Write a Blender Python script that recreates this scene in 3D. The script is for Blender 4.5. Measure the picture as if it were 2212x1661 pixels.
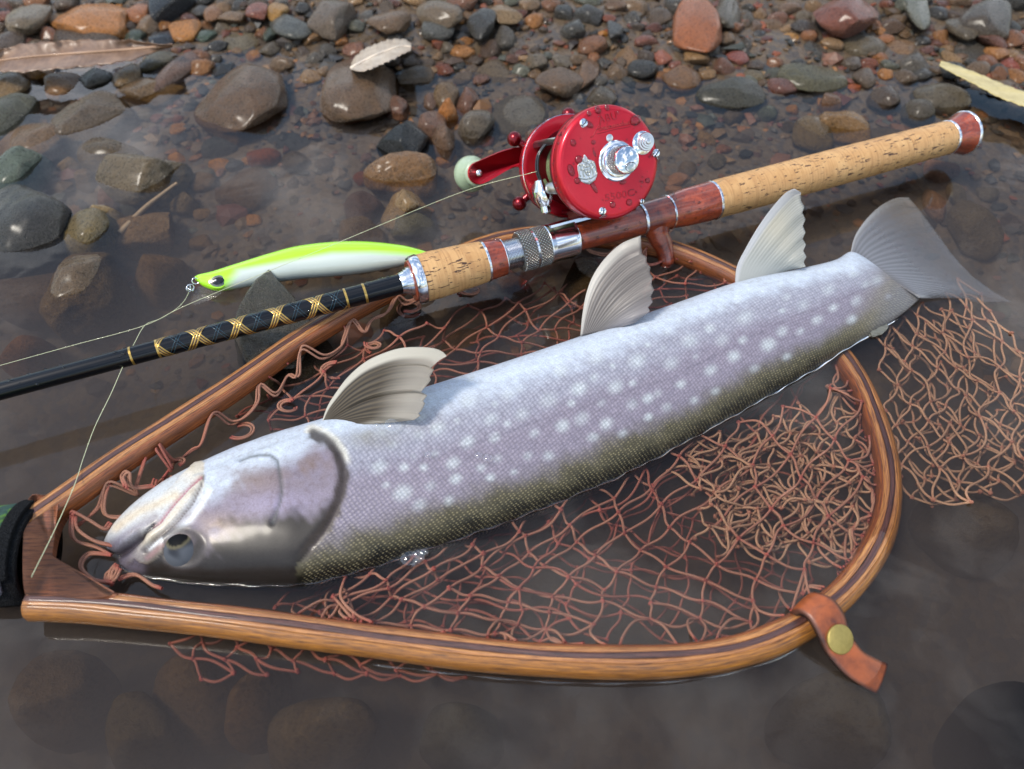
import bpy, bmesh, math, random
import numpy as np
from mathutils import Matrix, Vector

for o in list(bpy.data.objects): bpy.data.objects.remove(o)
S = bpy.context.scene
COL = S.collection
R = math.radians
rng = np.random.default_rng(7)
random.seed(7)

# ------------------------------------------------------------------ camera
F, CX, CY = 1620.0, 1106.0, 830.5            # focal length and centre of the photograph in pixels of a 2212 px wide copy
PIT = R(49)
CAM = np.array([0, 0, .30])
FW = np.array([0, math.cos(PIT), -math.sin(PIT)]); RT = np.array([1., 0, 0]); DN = np.array([0, -math.sin(PIT), -math.cos(PIT)])
cam = bpy.data.cameras.new('camera'); co = bpy.data.objects.new('camera', cam); COL.objects.link(co)
co.location = CAM; co.rotation_euler = (R(90) - PIT, 0, 0)
cam.sensor_width = 36; cam.lens = 36 * F / 2212; cam.clip_start = .005; cam.clip_end = 200
cam.dof.use_dof = True; cam.dof.focus_distance = .385; cam.dof.aperture_fstop = 8.5
S.camera = co

def P(px, py, z):
    """the point at height z that stands at this place of the photograph"""
    d = FW + RT * (px - CX) / F + DN * (py - CY) / F
    return CAM + d * (z - CAM[2]) / d[2]
def proj(p):
    r = np.asarray(p, float) - CAM
    zc = r @ FW
    return np.stack([CX + F * (r @ RT) / zc, CY + F * (r @ DN) / zc], -1)
def dist(p): return float((np.asarray(p) - CAM) @ FW)

# ------------------------------------------------------------------ light
SUN_AZ, SUN_EL = R(-112), R(60)
w = bpy.data.worlds.new('World'); S.world = w; w.use_nodes = True
wt = w.node_tree; wt.nodes.clear()

def nd(nt, typ, ins=None, **kw):
    n = nt.nodes.new('ShaderNode' + typ)
    for k, v in kw.items(): setattr(n, k, v)
    for k, v in (ins or {}).items():
        s = n.inputs[k]
        if isinstance(v, bpy.types.NodeSocket): nt.links.new(v, s)
        else:
            if s.type == 'RGBA' and len(v) == 3: v = (*v, 1)
            s.default_value = v
    return n
def ramp(nt, fac, stops, interp='LINEAR'):
    n = nd(nt, 'ValToRGB', {'Fac': fac}); cr_ = n.color_ramp; cr_.interpolation = interp
    while len(cr_.elements) < len(stops): cr_.elements.new(.5)
    for e, (p, c) in zip(cr_.elements, stops):
        e.position = p; e.color = (c, c, c, 1) if isinstance(c, (int, float)) else (*c, 1)
    return n.outputs['Color']
def mix(nt, fac, a, b, mode='MIX'):
    return nd(nt, 'MixRGB', {'Fac': fac, 'Color1': a, 'Color2': b}, blend_type=mode).outputs['Color']
def math_(nt, op, a, b=0.0):
    return nd(nt, 'Math', {0: a, 1: b}, operation=op).outputs[0]

sky = nd(wt, 'TexSky', sky_type='NISHITA', sun_disc=False, sun_elevation=SUN_EL, sun_rotation=SUN_AZ, air_density=1.7, dust_density=1.0, ozone_density=3.5)
tc = nd(wt, 'TexCoord')
mp = nd(wt, 'Mapping', {'Vector': tc.outputs['Generated'], 'Scale': (1.1, 1.1, 2.0), 'Location': (.35, .1, 0)})
cn = nd(wt, 'TexNoise', {'Vector': mp.outputs[0], 'Scale': 3.4, 'Detail': 8.0, 'Roughness': .60, 'Distortion': .35})
cloud = ramp(wt, cn.outputs['Fac'], [(.50, 0.0), (.64, .92)])
skyc = mix(wt, cloud, sky.outputs[0], (13.0, 13.6, 15.0))
bg = nd(wt, 'Background', {'Color': skyc, 'Strength': .125})
wo = nd(wt, 'OutputWorld', {'Surface': bg.outputs[0]})

sl = bpy.data.lights.new('sun', 'SUN'); sl.energy = 2.5; sl.angle = R(12); sl.color = (1, .93, .82)
so = bpy.data.objects.new('sun', sl); COL.objects.link(so)
so.rotation_euler = Vector((math.sin(SUN_AZ) * math.cos(SUN_EL), math.cos(SUN_AZ) * math.cos(SUN_EL), math.sin(SUN_EL))).to_track_quat('Z', 'Y').to_euler()
vs = S.view_settings
vs.view_transform = 'Standard'; vs.look = 'None'; vs.exposure = .42; vs.gamma = 1; vs.use_curve_mapping = False
S.render.engine = 'CYCLES'
S.cycles.use_denoising = True
S.cycles.caustics_reflective = False; S.cycles.caustics_refractive = False
S.cycles.max_bounces = 8; S.cycles.transparent_max_bounces = 24; S.cycles.volume_bounces = 1
S.cycles.sample_clamp_indirect = 4

# ------------------------------------------------------------------ helpers
def srgb(*c, k=1.0):
    return tuple(k * ((v / 255 / 12.92) if v <= 10 else ((v / 255 + .055) / 1.055) ** 2.4) for v in c)

class Mat:
    def __init__(s, name):
        s.m = bpy.data.materials.new(name); s.m.use_nodes = True
        s.t = s.m.node_tree; s.t.nodes.clear()
        s.out = nd(s.t, 'OutputMaterial')
    def n(s, *a, **k): return nd(s.t, *a, **k)
    def ramp(s, *a, **k): return ramp(s.t, *a, **k)
    def mix(s, *a, **k): return mix(s.t, *a, **k)
    def math(s, *a): return math_(s.t, *a)
    def bump(s, h, strength=.3, distance=.001, normal=None):
        i = {'Height': h, 'Strength': strength, 'Distance': distance}
        if normal is not None: i['Normal'] = normal
        return s.n('Bump', i).outputs[0]
    def bsdf(s, **ins):
        b = s.n('BsdfPrincipled', {k.replace('_', ' '): v for k, v in ins.items()})
        s.t.links.new(b.outputs[0], s.out.inputs[0]); return b
    def noise(s, vec, scale, detail=4.0, rough=.55, dist=0.0):
        i = {'Scale': scale, 'Detail': detail, 'Roughness': rough, 'Distortion': dist}
        if vec is not None: i['Vector'] = vec
        return s.n('TexNoise', i).outputs['Fac']
    def pos(s): return s.n('NewGeometry').outputs['Position']
    def obj(s): return s.n('TexCoord').outputs['Object']
    def uv(s): return s.n('TexCoord').outputs['UV']
    def map(s, vec, scale=(1, 1, 1), rot=(0, 0, 0), loc=(0, 0, 0)):
        return s.n('Mapping', {'Vector': vec, 'Scale': scale, 'Rotation': rot, 'Location': loc}).outputs[0]
    def attr(s, name='Col'): return s.n('Attribute', attribute_name=name)

def simple(name, col, rough=.4, metal=0.0, coat=0.0, noise_amt=.12, scale=400., bump=.0):
    M = Mat(name)
    f = M.noise(M.pos(), scale, 4.)
    c = M.mix(f, tuple(v * (1 - noise_amt) for v in col), tuple(min(1, v * (1 + noise_amt)) for v in col))
    k = {}
    if bump: k['Normal'] = M.bump(f, bump, .0006)
    M.bsdf(Base_Color=c, Roughness=rough, Metallic=metal, Coat_Weight=coat, Coat_Roughness=.08, **k)
    return M.m

def mk(name, V, Fc, mat, parent=None, smooth=True, uv=None, col=None, origin=None, mats=None, midx=None):
    V = np.asarray(V, float)
    if parent is not None and origin is None and parent.get('_o') is not None: origin = np.array(parent['_o'])
    if origin is not None: V = V - np.asarray(origin)
    me = bpy.data.meshes.new(name)
    me.from_pydata(V.tolist(), [], Fc.tolist() if isinstance(Fc, np.ndarray) else Fc)
    if smooth: me.polygons.foreach_set('use_smooth', [True] * len(me.polygons))
    if uv is not None:
        l = me.uv_layers.new(name='UVMap'); li = np.empty(len(me.loops), int); me.loops.foreach_get('vertex_index', li)
        l.data.foreach_set('uv', np.asarray(uv, float)[li].ravel())
    if col is not None:
        a = me.color_attributes.new('Col', 'FLOAT_COLOR', 'POINT')
        c = np.asarray(col, float)
        if c.shape[1] == 3: c = np.hstack([c, np.ones((len(c), 1))])
        a.data.foreach_set('color', c.ravel())
    for m in (mats or [mat]): me.materials.append(m)
    if midx is not None: me.polygons.foreach_set('material_index', midx)
    me.update()
    o = bpy.data.objects.new(name, me); COL.objects.link(o)
    if parent is not None:
        o.parent = parent
        if parent.get('_o') is not None: o['_o'] = list(parent['_o'])
    elif origin is not None: o.location = origin
    return o
def thing(name, label, cat, loc=None, mat4=None, group=None):
    o = bpy.data.objects.new(name, None); COL.objects.link(o); o.empty_display_size = .01
    if mat4 is not None: o.matrix_world = mat4
    elif loc is not None: o.location = loc; o['_o'] = [float(v) for v in loc]
    return tag(o, label, cat, group)
def tag(o, label, cat, group=None):
    o['label'] = label; o['category'] = cat
    if group: o['group'] = group
    return o
def gridF(m, n, cu=False, cv=False):
    i = np.arange(m if cu else m - 1); j = np.arange(n if cv else n - 1)
    I, J = np.meshgrid(i, j, indexing='ij'); I2 = (I + 1) % m; J2 = (J + 1) % n
    return np.stack([I * n + J, I2 * n + J, I2 * n + J2, I * n + J2], -1).reshape(-1, 4)
def merge(*parts):
    Vs, Fs, k = [], [], 0
    for V, Fc in parts:
        V = np.asarray(V); Vs.append(V); Fs += [tuple(int(i) + k for i in f) for f in Fc]; k += len(V)
    return np.vstack(Vs), Fs
def cr(pts, n, closed=False):
    """Catmull-Rom curve through pts, n samples spaced evenly by chord"""
    p = np.asarray(pts, float)
    q = np.vstack([p[-1], p, p[0], p[1]]) if closed else np.vstack([2 * p[0] - p[1], p, 2 * p[-1] - p[-2]])
    m = len(p) if closed else len(p) - 1
    out = []
    for i in range(m):
        a, b, c, d = q[i], q[i + 1], q[i + 2], q[i + 3]
        t = np.linspace(0, 1, 24, endpoint=False)[:, None]
        out.append(.5 * (2 * b + (c - a) * t + (2 * a - 5 * b + 4 * c - d) * t ** 2 + (3 * b - a - 3 * c + d) * t ** 3))
    out = np.vstack(out + [p[:1] if closed else p[-1:]])
    l = np.r_[0, np.cumsum(np.linalg.norm(np.diff(out[:, :3], axis=0), axis=1))]
    u = np.linspace(0, l[-1], n + 1 if closed else n)
    r = np.stack([np.interp(u, l, out[:, k]) for k in range(p.shape[1])], -1)
    return r[:-1] if closed else r
def frames(path, closed=False):
    p = np.asarray(path, float)
    t = (np.roll(p, -1, 0) - np.roll(p, 1, 0)) if closed else np.gradient(p, axis=0)
    t /= np.linalg.norm(t, axis=1, keepdims=True) + 1e-12
    return t
def tube(path, r, seg=6, closed=False, caps=True, up=(0, 0, 1)):
    p = np.asarray(path, float); t = frames(p, closed); n = len(p)
    u = np.asarray(up, float)
    N = np.empty_like(p); v = np.cross(t[0], u)
    if np.linalg.norm(v) < 1e-3: v = np.cross(t[0], (1, 0, 0.3))
    v /= np.linalg.norm(v); N[0] = v
    for i in range(1, n):
        v = N[i - 1] - t[i] * (N[i - 1] @ t[i]); N[i] = v / (np.linalg.norm(v) + 1e-12)
    B = np.cross(t, N)
    a = np.arange(seg) / seg * 2 * math.pi
    r = np.broadcast_to(np.asarray(r, float), (n,))
    V = p[:, None] + r[:, None, None] * (np.cos(a)[None, :, None] * N[:, None] + np.sin(a)[None, :, None] * B[:, None])
    Fc = [tuple(f) for f in gridF(n, seg, closed, True)]
    V = V.reshape(-1, 3)
    if caps and not closed: Fc += [tuple(range(seg - 1, -1, -1)), tuple((n - 1) * seg + i for i in range(seg))]
    return V, Fc
def lathe(prof, seg=48, axis='x'):
    """prof: (along, radius); closes itself where the radius is 0"""
    pr_ = np.asarray(prof, float); a = np.arange(seg) / seg * 2 * math.pi
    X = np.repeat(pr_[:, 0], seg); rr = np.repeat(pr_[:, 1], seg); A = np.tile(a, len(pr_))
    c, s = rr * np.cos(A), rr * np.sin(A)
    V = np.stack({'x': [X, c, s], 'z': [c, s, X], 'y': [s, X, c]}[axis], -1)
    Fc = gridF(len(pr_), seg, False, True)
    return V, [tuple(f) for f in Fc]
def sphere(c, r, seg=16, rings=10, scale=(1, 1, 1)):
    th = np.linspace(0, math.pi, rings + 1); a = np.arange(seg) / seg * 2 * math.pi
    T, A = np.meshgrid(th, a, indexing='ij')
    V = np.stack([np.sin(T) * np.cos(A), np.sin(T) * np.sin(A), np.cos(T)], -1).reshape(-1, 3) * r * np.asarray(scale) + np.asarray(c)
    return V, [tuple(f) for f in gridF(rings + 1, seg, False, True)]
def box(lo, hi):
    (x0, y0, z0), (x1, y1, z1) = lo, hi
    V = [(x0, y0, z0), (x1, y0, z0), (x1, y1, z0), (x0, y1, z0), (x0, y0, z1), (x1, y0, z1), (x1, y1, z1), (x0, y1, z1)]
    return np.array(V, float), [(3, 2, 1, 0), (4, 5, 6, 7), (0, 1, 5, 4), (1, 2, 6, 5), (2, 3, 7, 6), (3, 0, 4, 7)]
def prism(poly, z0, z1, bev=0.0):
    """polygon in xy from z0 to z1 with a small chamfer at the top"""
    p = np.asarray(poly, float); n = len(p); c = p.mean(0)
    rings = [np.c_[p, np.full(n, z0)]]
    if bev:
        q = c + (p - c) * (1 - bev / np.maximum(np.linalg.norm(p - c, axis=1, keepdims=True), 1e-9))
        rings += [np.c_[p, np.full(n, z1 - (bev if z1 > z0 else -bev))], np.c_[q, np.full(n, z1)]]
    else: rings += [np.c_[p, np.full(n, z1)]]
    V = np.vstack(rings); Fc = [tuple(f) for f in gridF(len(rings), n, False, True)]
    k = (len(rings) - 1) * n
    Fc += [tuple(range(n - 1, -1, -1)), tuple(range(k, k + n))]
    return V, Fc
def polydist(Q, line):
    """distance of the points Q to a polyline, and which side they are on"""
    L = np.asarray(line, float); best = np.full(len(Q), 1e9); side = np.zeros(len(Q)); par = np.zeros(len(Q))
    for i in range(len(L) - 1):
        a, d = L[i], L[i + 1] - L[i]
        t = np.clip(((Q - a) @ d) / (d @ d), 0, 1); v = Q - a - t[:, None] * d
        e = np.hypot(v[:, 0], v[:, 1]); m = e < best
        best[m] = e[m]; side[m] = np.sign(d[0] * v[m, 1] - d[1] * v[m, 0]); par[m] = (i + t[m]) / (len(L) - 1)
    return best, side, par
def sstep(a, b, x): t = np.clip((x - a) / (b - a), 0, 1); return t * t * (3 - 2 * t)
def waves(V, freqs, amp, seed, n=7):
    """cheap smooth noise: sums of sines in random directions"""
    g = np.random.default_rng(seed); out = np.zeros(len(V))
    for f, a in zip(freqs, amp):
        for _ in range(n):
            k = g.normal(size=3); k *= f / np.linalg.norm(k) * g.uniform(.6, 1.4)
            out += a / n ** .5 * np.sin(V @ k + g.uniform(0, 6.28))
    return out
# ------------------------------------------------------------------ riverbed
BY = [-3, -.6, .0, .08, .15, .25, .35, .45, .53, .60, .75, 1.2, 4]
BZ = [-.14, -.13, -.105, -.092, -.078, -.056, -.038, -.022, -.0105, -.003, .015, .075, .30]
def bed(x, y):
    x = np.asarray(x, float); y = np.asarray(y, float)
    s = .022 * np.sin(5.2 * x + .6) + .012 * np.sin(11 * x + 2.1)          # the shoreline wanders
    z = np.interp(y + s, BY, BZ)
    z = z + .0035 * np.sin(23 * x + 9 * y) * np.sin(31 * y - 12 * x + 1) + .0022 * np.sin(61 * x + 3) * np.sin(57 * y)
    return z
xs = np.r_[np.linspace(-4, -.75, 12)[:-1], np.arange(-.75, .75, .004), np.linspace(.75, 4, 12)]
ys = np.r_[np.linspace(-3, -.05, 10)[:-1], np.arange(-.05, .95, .004), np.linspace(.95, 4, 10)]
GX, GY = np.meshgrid(xs, ys, indexing='ij')
V = np.stack([GX, GY, bed(GX, GY)], -1).reshape(-1, 3)
V[:, 2] += waves(V, [150, 320], [.0006, .0004], 5)
M = Mat('wet_silt')
p = M.pos()
f1 = M.noise(p, 22, 6., .6); f2 = M.noise(p, 260, 5., .7); v1 = M.n('TexVoronoi', {'Vector': p, 'Scale': 190.}); 
c = M.mix(f1, srgb(62, 50, 37), srgb(98, 78, 56))
c = M.mix(M.ramp(f2, [(.35, 0.), (.7, 1.)]), c, srgb(104, 88, 68))
c = M.mix(M.math('MULTIPLY', M.ramp(v1.outputs['Color'], [(.55, 0.), (.62, 1.)]), .6), c, srgb(60, 56, 54))
wet = M.ramp(M.math('ADD', M.math('MULTIPLY', M.n('SeparateXYZ', {0: p}).outputs[2], 100.), .5), [(.48, 0.), (.6, .45)])
M.bsdf(Base_Color=c, Roughness=.5, Specular_IOR_Level=.25, Coat_Weight=wet, Coat_Roughness=.2, Normal=M.bump(M.math('ADD', f2, M.math('MULTIPLY', v1.outputs['Distance'], -.8)), .8, .0022))
bedo = mk('riverbed', V, gridF(len(xs), len(ys)), M.m)
bedo['kind'] = 'structure'

# ------------------------------------------------------------------ water: one closed body, clear surface over a slightly silty volume
wx = np.r_[np.linspace(-3, -.7, 8)[:-1], np.linspace(-.7, .7, 180), np.linspace(.7, 3, 8)[1:]]
wy = np.r_[np.linspace(-2.6, -.05, 8)[:-1], np.linspace(-.05, .8, 120), np.linspace(.8, 1.1, 4)[1:]]
WX, WY = np.meshgrid(wx, wy, indexing='ij')
WZ = np.zeros_like(WX)
top = np.stack([WX, WY, WZ], -1).reshape(-1, 3)
m_, n_ = len(wx), len(wy)
rim = [i * n_ for i in range(m_)] + [(m_ - 1) * n_ + j for j in range(1, n_)] + [i * n_ + n_ - 1 for i in range(m_ - 2, -1, -1)] + [j for j in range(n_ - 2, 0, -1)]
low = top[rim].copy(); low[:, 2] = -.20
k0 = len(top)
Fc = [tuple(f) for f in gridF(m_, n_)]
nr = len(rim)
Fc += [(rim[(i + 1) % nr], rim[i], k0 + i, k0 + (i + 1) % nr) for i in range(nr)] + [tuple(k0 + i for i in range(nr))]
M = Mat('river_water')
p = M.pos()
r1 = M.noise(M.map(p, (1, 1.6, 1), (0, 0, .5)), 9, 3., .5, .6); r2 = M.noise(p, 34, 2., .5, .3)
h = M.math('ADD', r1, M.math('MULTIPLY', r2, .10))
nrm = M.bump(h, .10, .004)
fr = M.n('Fresnel', {'IOR': 1.333, 'Normal': nrm}).outputs[0]
tr = M.n('BsdfTransparent', {'Color': (1, 1, 1)}).outputs[0]
gl = M.n('BsdfGlossy', {'Color': (1, 1, 1), 'Roughness': .0, 'Normal': nrm}).outputs[0]
mx = M.n('MixShader', {'Fac': fr, 1: tr, 2: gl}).outputs[0]
M.t.links.new(mx, M.out.inputs['Surface'])
vol = M.n('VolumePrincipled', {'Color': srgb(162, 150, 142), 'Density': 12.5, 'Anisotropy': .2}).outputs[0]
M.t.links.new(vol, M.out.inputs['Volume'])
wat = mk('water', np.vstack([top, low]), Fc, M.m); wat['kind'] = 'structure'

# ------------------------------------------------------------------ stones
def ico(sub):
    bm = bmesh.new(); bmesh.ops.create_icosphere(bm, subdivisions=sub, radius=1)
    V = np.array([v.co[:] for v in bm.verts]); Fc = [tuple(v.index for v in f.verts) for f in bm.faces]; bm.free()
    return V, Fc
ICO = {k: ico(k) for k in (1, 2, 3, 4, 5)}
def stone_shape(seed, ang=.3, sub=4, rough=.02):
    g = np.random.default_rng(seed); V, Fc = ICO[sub]; V = V.copy()
    V *= (1 + waves(V, [1.6, 3.1], [.15, .10], seed))[:, None]
    for _ in range(int(3 + ang * 16)):                    # worn flat faces
        n = g.normal(size=3); n /= np.linalg.norm(n); d = g.uniform(.62, .95) - .12 * ang
        e = V @ n - d; V -= (np.where(e > 0, e, 0) * (.55 + .4 * ang))[:, None] * n
    V *= (1 + waves(V, [6, 12, 25], [rough, rough * .6, rough * .35], seed + 1))[:, None]
    lo, hi = V.min(0), V.max(0); V = (V - (lo + hi) / 2) / ((hi - lo) / 2)
    return V, Fc
M = Mat('wet_stone')
oi = M.n('ObjectInfo')
p = M.n('VectorMath', {0: M.pos(), 1: M.n('CombineXYZ', {0: oi.outputs['Random'], 1: M.math('MULTIPLY', oi.outputs['Random'], 7.3), 2: M.math('MULTIPLY', oi.outputs['Random'], 3.1)}).outputs[0]}, operation='ADD').outputs[0]
base = oi.outputs['Color']
n1 = M.noise(p, 55, 6., .65, .4); n2 = M.noise(p, 420, 4., .7); n3 = M.noise(p, 1400, 3., .7)
c = M.mix(n1, M.mix(1.0, base, (.50, .50, .50), 'MULTIPLY'), M.mix(1.0, base, (1.55, 1.5, 1.42), 'MULTIPLY'))
c = M.mix(M.ramp(n2, [(.38, .55), (.5, 0.)]), c, M.mix(1.0, c, (.35, .33, .31), 'MULTIPLY'))
sp = M.ramp(n3, [(.56, 0.), (.66, 1.)])
c = M.mix(M.math('MULTIPLY', sp, M.math('MULTIPLY', oi.outputs['Alpha'], .55)), c, (.42, .39, .34))
wv = M.n('TexWave', {'Vector': M.map(p, (40, 40, 40), (.4, .9, .3)), 'Scale': 1.0, 'Distortion': 7.0, 'Detail': 3.0, 'Detail Scale': 1.4}).outputs['Fac']
c = M.mix(M.math('MULTIPLY', M.ramp(wv, [(.95, 0.), (.99, .5)]), M.ramp(oi.outputs['Random'], [(.86, 0.), (.9, .35)])), c, M.mix(1.0, c, (2.4, 2.3, 2.1), 'MULTIPLY'))
hb = M.math('ADD', M.math('MULTIPLY', n1, 1.3), M.math('ADD', M.math('MULTIPLY', n2, .85), M.math('MULTIPLY', n3, .55)))
rg = M.ramp(n2, [(.3, .20), (.7, .42)])
zz_ = M.n('SeparateXYZ', {0: M.pos()}).outputs[2]
air = M.ramp(M.math('ADD', M.math('MULTIPLY', zz_, 100.), .5), [(.47, 0.), (.53, 1.)])
M.bsdf(Base_Color=c, Roughness=rg, Specular_IOR_Level=M.math('MULTIPLY', air, .5), Coat_Weight=M.math('MULTIPLY', air, .5), Coat_Roughness=.21, Coat_IOR=1.33, Normal=M.bump(hb, 1.0, .0034))
STONE = M.m

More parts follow.
